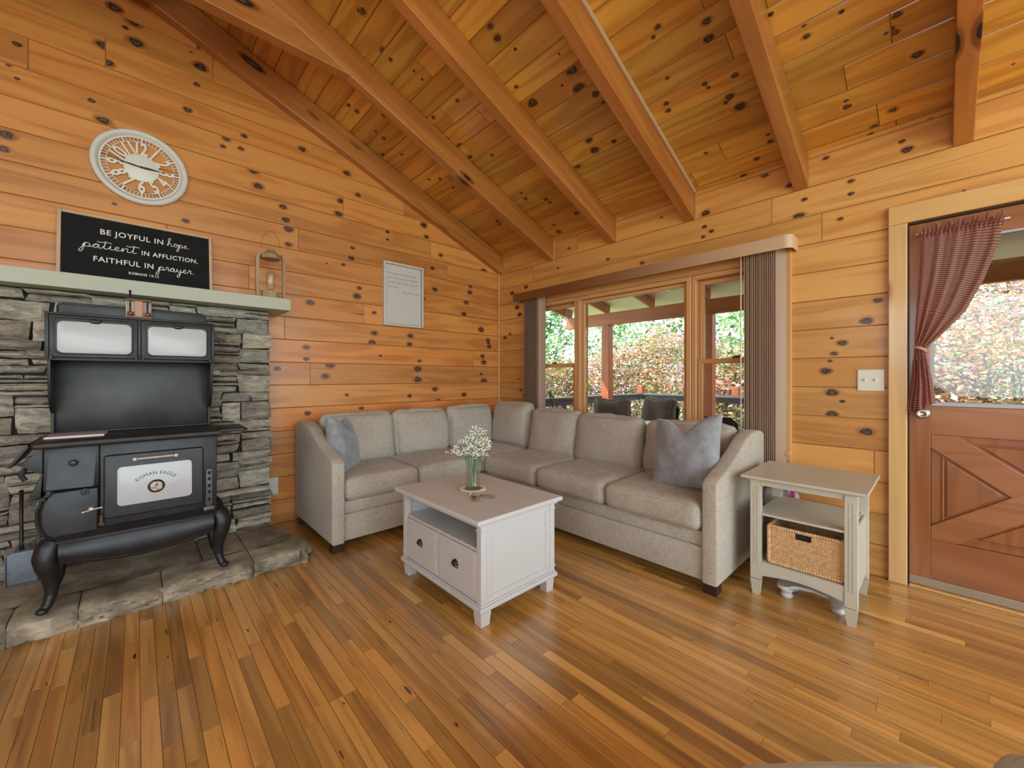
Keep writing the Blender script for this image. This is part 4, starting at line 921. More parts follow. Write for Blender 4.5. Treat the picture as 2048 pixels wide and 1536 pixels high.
# ================================================================ stone chimney, hearth, mantel
YS = 3.30
def stone_bm(rects, R, y_face, depth, jit=.0075, ins=.0032, rough=.013, amp=1.7, res=.022):
    bm = NB(); ct = bm.loops.layers.float_color.new('tint')
    for (x0, x1, z0, z1) in rects:
        W_, H_ = x1-x0-2*ins, z1-z0-2*ins
        if W_ < .012 or H_ < .008: continue
        yo = R.uniform(-.016, .010)*amp; tr, tg = R.random(), R.random()**2; sd = R.uniform(0, 99)
        nx, nz_ = max(3, int(W_/res)), max(3, int(H_/res)); cj = [(R.uniform(-jit, jit)*min(1.6, W_/.1), R.uniform(-jit, jit)*min(1.0, H_/.06)) for _ in range(4)]
        tilt = R.uniform(-.012, .012); V = {}
        def P(i, j, back=False):
            k = (i, j, back)
            if k in V: return V[k]
            u, v = i/nx, j/nz_
            jx = (cj[0][0]*(1-u)*(1-v)+cj[1][0]*u*(1-v)+cj[2][0]*u*v+cj[3][0]*(1-u)*v); jz = (cj[0][1]*(1-u)*(1-v)+cj[1][1]*u*(1-v)+cj[2][1]*u*v+cj[3][1]*(1-u)*v)
            x, z = x0+ins+W_*u+jx, z0+ins+H_*v+jz
            e = min(u*W_, (1-u)*W_, v*H_, (1-v)*H_)
            if e < .001:
                x += noise.noise(Vector((x*30, z*30, sd)))*.005; z += noise.noise(Vector((z*30, x*22, sd+5)))*.004
            if back: y = y_face + depth
            else:
                y = y_face + yo + tilt*(u-.5) + (.010*amp if e < .001 else 0)
                y += (noise.noise(Vector((x*11, z*17, sd)))*rough + abs(noise.noise(Vector((x*30, z*44, sd))))*rough*.8)
            V[k] = bm.verts.new((x, y, z)); return V[k]
        fs = []
        for i in range(nx):
            for j in range(nz_): fs.append(bm.faces.new([P(i, j), P(i+1, j), P(i+1, j+1), P(i, j+1)]))
        for i in range(nx):
            fs.append(bm.faces.new([P(i, 0), P(i, 0, True), P(i+1, 0, True), P(i+1, 0)])); fs.append(bm.faces.new([P(i, nz_), P(i+1, nz_), P(i+1, nz_, True), P(i, nz_, True)]))
        for j in range(nz_):
            fs.append(bm.faces.new([P(0, j), P(0, j+1), P(0, j+1, True), P(0, j, True)])); fs.append(bm.faces.new([P(nx, j), P(nx, j, True), P(nx, j+1, True), P(nx, j+1)]))
        for f in fs:
            for l in f.loops: l[ct] = (tr, tg, 0, 1)
    return bm
R = random.Random(77)
XS0, XS1, ZS0, ZS1 = -1.75, .716, .10, 1.624
def split(x0, x1, z0, z1, out, d=0):
    w_, h_ = x1-x0, z1-z0
    if h_ > .14 or (h_ > .06 and w_ > h_*2.0 and R.random() < .6) or (h_ > .045 and w_ > h_*6.5):
        if w_ > .34 or (w_ > h_*6.0) or (h_ < .06):
            c = x0 + w_*R.uniform(.32, .68); split(x0, c, z0, z1, out, d+1); split(c, x1, z0, z1, out, d+1)
        else:
            c = z0 + h_*R.uniform(.3, .7); split(x0, x1, z0, c, out, d+1); split(x0, x1, c, z1, out, d+1)
    elif w_ > .26 and R.random() < .9:
        c = x0 + w_*R.uniform(.3, .7); split(x0, c, z0, z1, out, d+1); split(c, x1, z0, z1, out, d+1)
    else: out.append((x0, x1, z0, z1))
rects = []; z = ZS0
while z < ZS1-.02:
    hh = R.choice([.04, .055, .08, .11, .16, .20]); hh = min(hh, ZS1-z)
    if ZS1-z-hh < .03: hh = ZS1-z
    x = XS0 + R.uniform(0, .1); first = True
    while x < XS1-.03:
        ww = R.uniform(.28, .85); x2 = min(x+ww, XS1)
        if XS1-x2 < .09: x2 = XS1
        e = R.uniform(-.005, .012) if x2 >= XS1-1e-6 else 0
        split(x, x2-e, z, z+hh, rects); x = x2
    z += hh
bm = stone_bm(rects, R, YS, .10)
box(bm, XS0, XS1-.012, YS+.036, YW-.0008, ZS0, ZS1-.001, mi=1)
obj('stone_chimney', bm, [M['stone'], M['mortar']], smooth=28, label='dry stacked grey and tan stone chimney behind the black stove', cat='fireplace')
# hearth: rough faced blocks in front, flagstones behind
R = random.Random(5); bm = NB(); ZH = .098
seams = [-1.75, -.80, -.404, -.194, .097, .493, .745]
def hearth_block(x0, x1, y0, y1, front, right=False):
    nx, ny, nz_ = max(5, int((x1-x0)/.016)), max(5, int((y1-y0)/.03)), 8
    xr = lambda x, y: x if not right else min(x, .80 - .13*max(0, (y-2.86)/.6) - .10*max(0, (2.75-y)/.10)**2*.5 - (.02*noise.noise(Vector((y*12, 3, 1)))))
    top = {}
    def tp(i, j):
        if (i, j) in top: return top[i, j]
        u, v = i/nx, j/ny; x = x0+.002+(x1-x0-.004)*u; y = y0+(y1-y0)*v
        if right and u > .5: x = x0+.002+(xr(9, y)-x0-.004)*u
        z = ZH + noise.noise(Vector((x*6, y*6, 1)))*.006*(0 if v > .98 else 1)
        e = min(u, 1-u)*(x1-x0)
        if e < .004: z -= .006
        if front and j == 0: z -= .010 + abs(noise.noise(Vector((x*14, 2, 0))))*.014; y += noise.noise(Vector((x*16, 7, 0)))*.014
        if right and i == nx: z -= .012
        top[i, j] = bm.verts.new((x, y, z)); return top[i, j]
    for i in range(nx):
        for j in range(ny): bm.faces.new([tp(i, j), tp(i+1, j), tp(i+1, j+1), tp(i, j+1)])
    def skirt(edge, nrm):
        prev = edge
        for k in range(1, nz_+1):
            cur = []
            for vtx, base in zip(prev, edge):
                f = k/nz_; x, y, z = base.co
                b_ = noise.noise(Vector((x*13+y*9, z*0+f*3.2, 4)))*.034 + noise.noise(Vector((x*34, f*7+y*30, 9)))*.020 - .014*math.sin(PI*f) + (.022 if min(abs(x-q) for q in seams) < .007 and front else 0)
                if f < .99: nx_, ny_ = nrm; cur.append(bm.verts.new((x-nx_*b_, y-ny_*b_, z*(1-f)+.001*f)))
                else: cur.append(bm.verts.new((x, y, .0008)))
            for a in range(len(cur)-1): bm.faces.new([prev[a], prev[a+1], cur[a+1], cur[a]])
            prev = cur
    if front: skirt([tp(i, 0) for i in range(nx+1)], (0, -1))
    if right: skirt([tp(nx, j) for j in range(ny+1)], (1, 0))
for a, b_ in zip(seams, seams[1:]):
    last = b_ > .7
    hearth_block(a, .80 if last else b_, 2.695, 2.86 + (.03 if not last else .02), True, last)
hearth_block(-1.75, -.30, 2.89, 3.31, False); hearth_block(-.30, .28, 2.89, 3.31, False); hearth_block(.28, .493, 2.89, 3.31, False); hearth_block(.493, .80, 2.88, 3.31, False, True)
box(bm, -1.75, .66, 2.72, YW-.0008, .0006, .080); box(bm, -1.75, .70, 3.30, YW-.0008, .0007, .0985)
obj.keep = False
obj('stone_hearth', bm, M['hearth'], smooth=35, label='rough grey brown flagstone hearth slab on the floor under the stove', cat='hearth')
bm = NB(); box(bm, -2.2, .806, 3.165, YW-.0008, 1.6265, 1.7085, .003)
obj('mantel_shelf', bm, M['mantel'], label='long sage green painted mantel shelf above the black stove', cat='shelf')

# ================================================================ cast iron cookstove
SV = thing('wood_cookstove', 'old black cast iron cookstove with white enamel panels standing on the stone hearth', 'stove', (0, 2.85, .0985)); Mv = Matrix.Translation((0, -2.85, -.0985))
def vpart(name, fn, mat='black', parent=None, smooth=35, **kw):
    bm = NB(); fn(bm); return obj(name, bm, M[mat] if isinstance(mat, str) else mat, parent or SV, smooth=smooth, M=(Mv if parent is None else None), **kw)
YF = 2.70
def body(b):
    box(b, -.125, .322, YF, 3.03, .415, .836, .006); box(b, -.300, -.1255, YF+.002, 3.03, .640, .836, .006)
    outl = [(-.126, .640), (-.27, .640), (-.298, .605), (-.310, .555), (-.310, .50), (-.298, .455), (-.265, .420), (-.126, .420)]
    prism(b, outl, YF-.008, 3.0, 'y', .012, 3)
vpart('stove_body', body)
vpart('firebox_rim', lambda b: (tube(b, [(-.262+.054*0, 2.72, .640), (-.298, 2.72, .612), (-.318, 2.72, .56), (-.318, 2.72, .50), (-.302, 2.72, .447), (-.266, 2.72, .414)], .008, 8), tube(b, [(-.30, 2.70, .617), (-.325, 2.69, .607), (-.325, 2.69, .590)], .006, 8), tube(b, [(-.30, 2.70, .447), (-.325, 2.69, .440), (-.325, 2.69, .425)], .006, 8), box(b, -.325, -.29, 2.685, 2.70, .606, .616, .003), box(b, -.325, -.29, 2.685, 2.70, .438, .448, .003)))
flap = [(-.284, .820), (-.134, .800), (-.147, .650), (-.290, .660)]
def flapf(b):
    P_ = [(-.281, YF-.006, .815), (-.135, YF-.006, .808), (-.143, YF-.030, .648), (-.289, YF-.030, .655)]
    A = [b.verts.new(p) for p in P_]; B_ = [b.verts.new((p[0], p[1]+.008 if i < 2 else YF-.004, p[2])) for i, p in enumerate(P_)]
    fs = [b.faces.new(A), b.faces.new(B_[::-1])] + [b.faces.new([A[i], B_[i], B_[(i+1) % 4], A[(i+1) % 4]]) for i in range(4)]
    bmesh.ops.bevel(b, geom=list({e for f in fs for e in f.edges}), offset=.003, segments=2, affect='EDGES')
fl = vpart('draft_flap', flapf)
vpart('knob', lambda b: lathe(b, [(.006, 0), (.006, .012), (.013, .016), (.0145, .022), (.011, .028), (.004, .030)], (0, 0, 0), 16, M=T(-.207, YF-.012, .765, rx=PI/2)), parent=fl)
vpart('air_vent', lambda b: (lathe(b, [(.010, 0), (.0165, 0), (.0165, .004), (.0125, .004), (.010, 0)], (0, 0, 0), 20, M=T(-.172, YF-.008, .622, rx=PI/2), caps=False), ball(b, (-.172, YF-.009, .622), .006, 1)))
vpart('latch', lambda b: (tube(b, [(-.178, YF-.014, .531), (-.150, YF-.017, .538), (-.118, YF-.014, .541)], .0035, 8), lathe(b, [(.011, 0), (.011, .005), (.006, .012)], (0, 0, 0), 14, M=T(-.152, YF-.006, .541, rx=PI/2)), ball(b, (-.178, YF-.014, .531), .005, 1), ball(b, (-.118, YF-.014, .541), .005, 1)), 'nickel')
# cooktop with its side shelves
def top(b):
    prism(b, [(-.322, 2.648), (-.335, 2.665), (-.335, 3.02), (.336, 3.02), (.336, 2.648)], .838, .8665, 'z', .010, 3)
    for cx, cy_ in ((-.17, 2.76), (-.17, 2.91), (.0, 2.76), (.0, 2.91), (.17, 2.76), (.17, 2.91)): lathe(b, [(.060, .8660), (.062, .8672), (.058, .8676), (.001, .8676)], (cx, cy_, 0), 28, caps=False)
    box(b, -.085, -.0835, 2.67, 3.0, .8664, .8671); box(b, .085, .0865, 2.67, 3.0, .8664, .8671)
vpart('cooktop', top, 'blackmatte')
vpart('side_shelf', lambda b: (prism(b, [(.337, 2.72), (.45, 2.72), (.468, 2.74), (.468, 2.97), (.45, 2.99), (.337, 2.99)], .845, .862, 'z', .004), ball(b, (.462, 2.73, .853), .009, 1), prism(b, [(.337, .80), (.337, .844), (.44, .844)], 2.84, 2.85, 'y')), 'blackmatte')
def drop(b):
    prism(b, [(-.336, .864), (-.336, .846), (-.384, .768), (-.396, .772)], 2.66, 2.98, 'y', .003)
    prism(b, [(-.3005, .832), (-.372, .775), (-.3005, .722)], 2.695, 2.71, 'y', .002)
vpart('drop_leaf', drop)
vpart('ash_door', lambda b: (prism(b, [(-.301, .735), (-.345, .62), (-.335, .605), (-.3105, .60)], 2.74, 2.93, 'y', .006), tube(b, [(-.36, 2.78, .745), (-.372, 2.78, .715), (-.36, 2.78, .69)], .010, 8)))
# oven door
od = vpart('oven_door', lambda b: (prism(b, rrect(-.112, .262, .482, .782, .014), YF-.024, YF-.0005, 'y', .007, 3), box(b, .0728, .0738, YF-.0245, YF-.0235, .500, .534)))
vpart('enamel_panel', lambda b: prism(b, rrect(-.066, .213, .535, .722, .018), YF-.0285, YF-.0245, 'y', .0015), 'enamel', od, label='white enamel panel')
vpart('handle', lambda b: (tube(b, [(-.004, YF-.048, .756), (.148, YF-.048, .756)], .0060, 8), [(ball(b, (x, YF-.048, .756), .0120, 2), tube(b, [(x, YF-.046, .756), (x, YF-.024, .756)], .004, 8)) for x in (-.004, .148)]), 'nickel', od, label='nickel bar handle with ball ends')
def gauge_mat():
    t = NT('thermometer_dial'); t.set(color=t.mix(t.step(t.noise(t.coord(), 90, 4), .42, .6), (.50, .45, .40), (.19, .15, .12)), rough=.25, coat=.6); return t.m
gg = vpart('thermometer', lambda b: (lathe(b, [(.024, 0), (.031, 0), (.032, .004), (.028, .007), (.024, .004)], (0, 0, 0), 32, caps=False, M=T(.0735, YF-.0285, .610, rx=PI/2)), box(b, .0725, .0745, YF-.0325, YF-.0318, .606, .630)), plain('bronze_bezel', (.10, .065, .045), .35, .8, .2), od, label='round bronze rimmed oven thermometer')
vpart('dial', lambda b: (lathe(b, [(.0243, .001), (.0005, .0012)], (0, 0, 0), 28, caps=False, M=T(.0735, YF-.0285, .610, rx=PI/2))), gauge_mat(), od)
me = text_mesh('ROMAN EAGLE', .0225, .0004, 'CENTER', 0, 1.12)
xs = [v.co.x for v in me.vertices]; x0, x1 = min(xs), max(xs); rad = .098
for v in me.vertices:
    a = -(v.co.x-(x0+x1)/2)*(.150/(x1-x0))/rad; rr = rad+v.co.y
    v.co = Vector((.0735 - rr*math.sin(a), YF-.0290 - v.co.z, .669-rad + rr*math.cos(a)))
obj('lettering', me, plain('black_print', (.02, .02, .02), .5), od)
vpart('hinge', lambda b: (tube(b, [(-.119, YF-.014, .462), (-.119, YF-.014, .505)], .006, 8), box(b, -.128, -.110, YF-.012, YF-.001, .455, .470, .002)), 'rust', label='rusty lower hinge')
vpart('slotted_bracket', lambda b: (prism(b, rrect(.272, .302, .455, .658, .012), YF-.010, YF-.0006, 'y', .002), box(b, .262, .312, YF-.013, YF-.001, .428, .456, .003), [lathe(b, [(.0072, 0), (.0072, .002), (.001, .0022)], (0, 0, 0), 12, M=T(.287, YF-.0092, z_, rx=PI/2)) for z_ in (.637, .605, .568, .535, .495)]), plain('worn_grey_iron', (.075, .075, .078), .4, .6, .25))
vpart('slot', lambda b: [prism(b, rrect(.281, .293, z_-.009, z_+.009, .005), YF-.0118, YF-.0112, 'y') for z_ in (.637, .605, .568, .535, .495)], plain('slot_dark', (.004, .004, .004), .9))
# apron (bulging front skirt with an arched lower edge) and cabriole legs
def skirt_f(b):
    n = 28; rows_ = []
    for i in range(n+1):
        u = i/n; x = -.252 + .556*u; zb = .322 - .038*math.sin(PI*u)**.8
        prof = []
        for k in range(9):
            a = k/8; z = .414 - (.414-zb)*a; y = 2.676 - .018*math.sin(PI*a)
            prof.append((x, y, z))
        rows_.append([b.verts.new(p) for p in prof] + [b.verts.new((x, 2.72, zb+.002)), b.verts.new((x, 2.72, .414))])
    m = len(rows_[0])
    for i in range(n):
        for k in range(m): b.faces.new([rows_[i][k], rows_[i+1][k], rows_[i+1][(k+1) % m], rows_[i][(k+1) % m]])
    b.faces.new(rows_[0][::-1]); b.faces.new(rows_[-1])
    tube(b, [(-.229+.515*i/20, 2.673, .405) for i in range(21)], .003, 6)
    tube(b, [(-.229+.515*i/20, 2.670, .333 - .038*math.sin(PI*i/20)**.8) for i in range(21)], .003, 6)
vpart('front_apron', skirt_f)
vpart('base_frame', lambda b: (prism(b, [(2.668, .4145), (2.668, .419), (2.699, .448), (2.72, .448), (2.72, .4155)], -.262, .318, 'x', .003), box(b, -.27, .318, 2.722, 3.02, .395, .4145, .004), box(b, -.29, -.27, 2.74, 3.0, .33, .41, .004), box(b, .305, .318, 2.74, 3.0, .33, .394, .004)))
def leg(sx, y0, sy):
    def f(b):
        kx = -.275 if sx < 0 else .330
        pts = [(kx+sx*-.005, y0, .408), (kx+sx*.008, y0-sy*.008, .385), (kx+sx*.016, y0-sy*.016, .35), (kx+sx*.013, y0-sy*.016, .31), (kx+sx*.006, y0-sy*.006, .265), (kx+sx*.002, y0+sy*.002, .22), (kx+sx*.004, y0+sy*.004, .175), (kx+sx*.012, y0-sy*.004, .140), (kx+sx*.022, y0-sy*.014, .120)]
        rs = [.044, .047, .046, .040, .032, .026, .021, .018, .018]
        # smooth the chain
        P_, R_ = [], []
        for i in range(len(pts)-1):
            for k in range(4):
                t_ = k/4; P_.append(Vector(pts[i]).lerp(Vector(pts[i+1]), t_)); R_.append(rs[i]+(rs[i+1]-rs[i])*t_)
        P_.append(Vector(pts[-1])); R_.append(rs[-1])
        tube(b, P_, R_, 14)
        ball(b, (kx+sx*.028, y0-sy*.022, .1165), .0175, 2, sz=(1.25, 1.15, .95))
        for v in b.verts:
            if v.co.z < .0992: v.co.z = .0992
    return f
vpart('leg', leg(-1, 2.730, 1)); vpart('leg', leg(1, 2.735, 1)); vpart('leg', leg(-1, 2.975, -1)); vpart('leg', leg(1, 2.975, -1))
# warming closet
vpart('backsplash', lambda b: (box(b, -.300, .322, 3.018, 3.028, .8675, 1.232, .002), box(b, -.296, .318, 2.995, 3.017, .8675, .876, .002)), 'steelsheet', label='smoke stained sheet steel backsplash')
def brk(x):
    def f(b):
        pts = [(2.885, 1.232)] + [(2.885+.115*(1-math.cos(PI/2*k/8)), 1.232-.26*math.sin(PI/2*k/8)) for k in range(1, 9)] + [(3.000, .8675), (3.017, .8675), (3.017, 1.232)]
        prism(b, pts, x, x+.012, 'x', .003)
    return f
vpart('bracket', brk(-.308)); vpart('bracket', brk(.314))
vpart('warming_closet', lambda b: (box(b, -.312, .328, 2.875, 3.10, 1.233, 1.458, .005), box(b, -.316, .332, 2.868, 3.10, 1.232, 1.244, .003), box(b, -.316, .332, 2.868, 3.10, 1.452, 1.462, .003), box(b, .007, .019, 2.866, 2.88, 1.24, 1.455, .003), box(b, -.314, -.300, 2.866, 2.88, 1.24, 1.455, .003), box(b, .316, .330, 2.866, 2.88, 1.24, 1.455, .003)))
for a, b_ in ((-.299, .006), (.020, .315)):
    def cd(b):
        prism(b, rrect(a, b_, 1.247, 1.450, .006), 2.862, 2.876, 'y', .004)
        bm_pts = rrect(a+.016, b_-.016, 1.262, 1.436, .024)
        prism(b, bm_pts, 2.855, 2.862, 'y', .005, 3)
    dd = vpart('closet_door', cd)
    vpart('enamel_panel', lambda b: prism(b, rrect(a+.026, b_-.024, 1.268, 1.420, .022), 2.851, 2.8545, 'y', .0012), 'enamel', dd, label='white enamel panel')
    vpart('pull', lambda b: (ball(b, ((a+b_)/2, 2.852, 1.425), .024, 2, sz=(1.0, .30, .52)), box(b, (a+b_)/2-.018, (a+b_)/2+.018, 2.846, 2.853, 1.424, 1.432, .002)), parent=dd)
    for x in (a+.006, b_-.006): vpart('hinge', lambda b: box(b, x-.006, x+.006, 2.856, 2.862, 1.240, 1.256, .002), parent=dd)
def cap(b):
    prism(b, [(-.288, 1.462)] + [(-.288+.018-.018*math.cos(PI/2*k/5), 1.508+.018*math.sin(PI/2*k/5)) for k in range(6)] + [(.304-.018+.018*math.sin(PI/2*k/5), 1.508+.018*math.cos(PI/2*k/5)) for k in range(6)] + [(.304, 1.462)], 2.990, 3.002, 'y', .003)
    tube(b, [(-.286, 2.990, 1.463), (-.286, 2.990, 1.506), (-.268, 2.990, 1.524), (.284, 2.990, 1.524), (.302, 2.990, 1.506), (.302, 2.990, 1.463)], .004, 6)
vpart('back_rail', cap)
# magazine on the cooktop
mg = thing('magazine', 'pale pink magazine lying on the left of the stove top', 'magazine', (-.205, 2.84, .8680), math.radians(-3))
bm = NB(); box(bm, -.095, .095, -.07, .07, .001, .0085, .001); obj('pages', bm, plain('paper_white', (.72, .68, .68), .6), mg)
bm = NB(); box(bm, -.097, .097, -.072, .071, .0088, .0102); box(bm, -.097, .097, -.072, .071, 0, .0009); box(bm, -.098, -.0955, -.072, .071, 0, .0102); obj('cover', bm, plain('dusty_pink_cover', (.55, .42, .44), .45), mg)
# pipe stand
PS = thing('pipe_stand', 'small wooden pipe rack with a square centre block on top of the stove', 'rack', (.010, 2.905, 1.4632))
bw = plain('cherry_wood', (.22, .075, .04), .35, 0, .2, 20)
bm = NB(); box(bm, -.055, .055, -.028, .028, 0, .008, .002); obj('base', bm, bw, PS)
bm = NB(); box(bm, -.050, .050, -.022, .022, .092, .099, .002); obj('top_plate', bm, bw, PS)
bm = NB(); box(bm, -.016, .016, -.013, .013, .008, .092, .002); obj('centre_block', bm, plain('amber_wood', (.42, .17, .05), .35, 0, .1), PS, label='amber wooden centre block')
bm = NB(); [tube(bm, [(x, .018, .008), (x, .018, .092)], .0035, 8) for x in (-.046, .046)]; box(bm, -.050, -.016, .0195, .021, .008, .092); box(bm, .016, .050, .0195, .021, .008, .092); obj('side_post', bm, plain('pale_backing', (.55, .50, .47), .5), PS)
for x, lean, up_, lab in ((-.033, .0, .135, 'smoking pipe with a tall black stem standing at the left of the pipe rack'), (.034, .10, .088, 'short smoking pipe resting at the right of the pipe rack')):
    p = thing('smoking_pipe', lab, 'pipe', (.010+x, 2.905-.016, 1.4632+.009))
    bm = NB(); lathe(bm, [(.006, .001), (.011, .003), (.0125, .010), (.0115, .020), (.0095, .022), (.008, .010), (.001, .008)], (0, 0, 0), 16, caps=False, M=T(.002, 0, 0)); tube(bm, [(.004, .004, .008), (.0, .008, .020), (0, .008, .05)], [.006, .005, .004], 8); obj('bowl', bm, plain('briar', (.18, .055, .035), .3), p)
    bm = NB(); tube(bm, [(0, .008, .05), (0, .008, .08), (0, .008, up_)], [.004, .0035, .0052], 8); obj('stem', bm, M['black'], p)
# ash shovel against the stones
sh = thing('ash_shovel', 'black ash shovel leaning upright against the chimney stones left of the stove', 'shovel', (-.425, 3.20, .099))
bm = NB(); box(bm, -.050, .052, -.010, -.006, .004, .145, .002); prism(bm, [(-.050, .145), (.052, .145), (.020, .185), (-.016, .185)], -.010, -.006, 'y'); box(bm, -.053, -.049, -.022, -.006, .004, .148, .001); box(bm, .051, .055, -.022, -.006, .004, .148, .001); box(bm, -.050, .052, -.022, -.006, .0005, .004); obj('blade', bm, plain('grey_steel_blade', (.16, .18, .20), .4, .6, .2, 30), sh)
bm = NB(); tube(bm, [(.002, -.010, .175), (.0, -.008, .21), (-.002, .0, .30), (-.003, .012, .475)], [.012, .008, .007, .008], 8); prism(bm, [(-.030, .165), (.034, .165), (.008, .215), (-.006, .215)], -.014, -.0105, 'y'); obj('handle', bm, M['black'], sh)

# ================================================================ clock, chalkboard, lantern, sign
CK = thing('wall_clock', 'large round white skeleton wall clock with open numerals on the pine wall', 'clock', (.026, YW-.002, 2.512)); pc = lambda n_, bm, m, **k: obj(n_, bm, m, CK, **k)
wp = M['signframe']
Mr = Matrix.Rotation(PI/2, 4, 'X')    # lathe axis -> -y
bm = NB(); lathe(bm, [(.196, .004), (.206, .022), (.216, .030), (.228, .028), (.236, .018), (.238, 0), (.196, 0)], (0, 0, 0), 72, M=Mr, caps=False); bmesh.ops.remove_doubles(bm, verts=bm.verts, dist=1e-6); pc('rim', bm, distressed('clock_rim_white', (.68, .68, .66), (.05, .045, .04), .2, spots=.70))
bm = NB()
for r0, r1 in ((.160, .1635), (.187, .197)): lathe(bm, [(r0, .006), (r1, .006), (r1, .012), (r0, .012), (r0, .006)], (0, 0, 0), 64, M=Mr, caps=False)
for k in range(60):
    a = 2*PI*k/60; w_ = .0016 if k % 5 else .004
    box(bm, -w_, w_, .162, .189, .007, .011, M=Mr @ Rz(a))
pc('minute_track', bm, M['white'])
bm = NB(); lathe(bm, [(.0005, .016), (.078, .014), (.086, .010), (.086, .004), (.0005, .004)], (0, 0, 0), 48, M=Mr, caps=False)
for k in range(24):
    a = 2*PI*k/24; ball(bm, (.084*math.cos(a), -.008, .084*math.sin(a)), .006, 1)
pc('centre_disc', bm, M['white'], smooth=40)
for k in range(1, 13):
    me = text_mesh(str(k), .078, .003, 'CENTER', .0022, .92)
    ys = [v.co.y for v in me.vertices]; xs = [v.co.x for v in me.vertices]; cyy, cxx = (min(ys)+max(ys))/2, (min(xs)+max(xs))/2; hgt = max(ys)-min(ys)
    a = -2*PI*k/12; flip = PI if 3 < k < 9 else 0
    for v in me.vertices:
        x, y = (v.co.x-cxx)*.92, (v.co.y-cyy)*.080/hgt
        if flip: x, y = -x, -y
        y += .122
        v.co = Vector((x*math.cos(a)-y*math.sin(a), -.010-v.co.z, x*math.sin(a)+y*math.cos(a)))
    obj('numeral', me, M['white'], CK)
bm = NB(); prism(bm, [(-.003, -.02), (.003, -.02), (.0045, .05), (0, .155), (-.0045, .05)], -.022, -.020, 'y'); o = pc('minute_hand', bm, M['black']); o.rotation_euler = (0, math.radians(-84), 0)
bm = NB(); prism(bm, [(-.0035, -.02), (.0035, -.02), (.006, .03), (0, .105), (-.006, .03)], -.0255, -.0235, 'y'); lathe(bm, [(.006, .018), (.006, .028)], (0, 0, 0), 12, M=Mr); o = pc('hour_hand', bm, M['black']); o.rotation_euler = (0, math.radians(89), 0)

CB = thing('chalkboard_sign', 'framed black chalkboard verse sign leaning on the mantel under the clock', 'sign', (.026, 3.47, 1.7095)); 
tl_ = math.radians(-7.5); HB, WBd = .436, .712
CB.rotation_euler = (tl_, 0, 0)
CB.location = (.026, 3.488, 1.7105)
bm = NB(); box(bm, -WBd/2+.010, WBd/2-.010, -.004, .004, .010, HB-.010)
t = NT('chalkboard'); n = t.noise(t.scale(t.coord(), (3, 3, 9)), 2, 4); t.set(color=t.mix(n, (.008, .009, .010), (.022, .023, .024)), rough=.9, spec=.15); obj('board', bm, t.m, CB)
bm = NB()
for a in (-1, 1): box(bm, a*WBd/2-.008, a*WBd/2+.008, -.012, .010, 0, HB, .001)
box(bm, -WBd/2+.009, WBd/2-.009, -.012, .010, 0, .015, .001); box(bm, -WBd/2+.009, WBd/2-.009, -.012, .010, HB-.015, HB, .001)
obj('frame', bm, plain('light_oak_frame', (.58, .40, .27), .5, 0, .1, 10), CB)
chalk = plain('white_lettering', (.82, .82, .82), .6, 0, .01)
def place_text(s, size, x, z, parent, y=-.0048, mat=chalk, al='LEFT', sp_=1.1, bold=.0004, width=None, rot=0):
    me = text_mesh(s, size, .0004, al, bold, sp_)
    xs = [v.co.x for v in me.vertices]; k = 1 if width is None else width/(max(xs)-min(xs)); m0 = min(xs)
    for v in me.vertices: v.co = Vector((x + (v.co.x-(m0 if width else 0))*k, y-v.co.z, z+v.co.y))
    return obj('lettering', me, mat, parent)
# script words drawn as strokes: letter -> (advance, list of strokes in em units, x-height = 1)
SCR = {
 'h': (1.15, [[(-.1, .1), (.3, 1.1), (.62, 2.3), (.48, 2.55), (.28, 2.2), (.18, 1.0), (.12, 0), (.25, .7), (.55, 1.0), (.72, .8), (.68, .2), (.85, 0), (1.15, .15)]]),
 'o': (1.0, [[(0, .15), (.25, .7), (.62, .95), (.35, .95), (.15, .45), (.35, .02), (.68, .15), (.78, .6), (.58, .92), (.75, .8), (1.0, .85)]]),
 'p': (1.05, [[(0, .2), (.32, 1.0), (.22, .2), (.02, -1.0), (-.18, -1.45), (-.38, -1.2), (-.12, -.5), (.22, .5), (.5, .95), (.78, .8), (.76, .25), (.45, .0), (.22, .12), (.5, .02), (1.05, .2)]]),
 'e': (.85, [[(0, .15), (.35, .45), (.58, .8), (.40, 1.0), (.18, .7), (.15, .25), (.4, 0), (.85, .25)]]),
 'a': (1.1, [[(0, .15), (.4, .85), (.75, .85), (.45, 1.0), (.15, .6), (.2, .08), (.5, .1), (.78, .85), (.75, .3), (.85, 0), (1.1, .15)]]),
 't': (.75, [[(0, .15), (.3, .9), (.42, 2.1), (.3, .9), (.25, .2), (.42, 0), (.75, .2)], [(-.55, 1.75), (-.2, 1.6), (.4, 1.75), (1.1, 1.75)]]),
 'i': (.6, [[(0, .15), (.25, .95), (.2, .25), (.35, 0), (.6, .15)], [(.27, 1.38), (.29, 1.42)]]),
 'n': (1.15, [[(0, .15), (.2, .95), (.18, 0), (.32, .6), (.62, 1.0), (.78, .8), (.74, .2), (.9, 0), (1.15, .15)]]),
 'r': (.8, [[(0, .15), (.25, .7), (.32, 1.1), (.45, .92), (.62, .92), (.55, .4), (.6, .05), (.8, .15)]]),
 'y': (1.05, [[(0, .15), (.18, .95), (.2, .3), (.42, .05), (.68, .4), (.78, .95), (.68, -.3), (.45, -1.35), (.18, -1.4), (.2, -.95), (.6, -.25), (1.05, .2)]]),
 '.': (.4, [[(.15, .04), (.17, .06)]])}
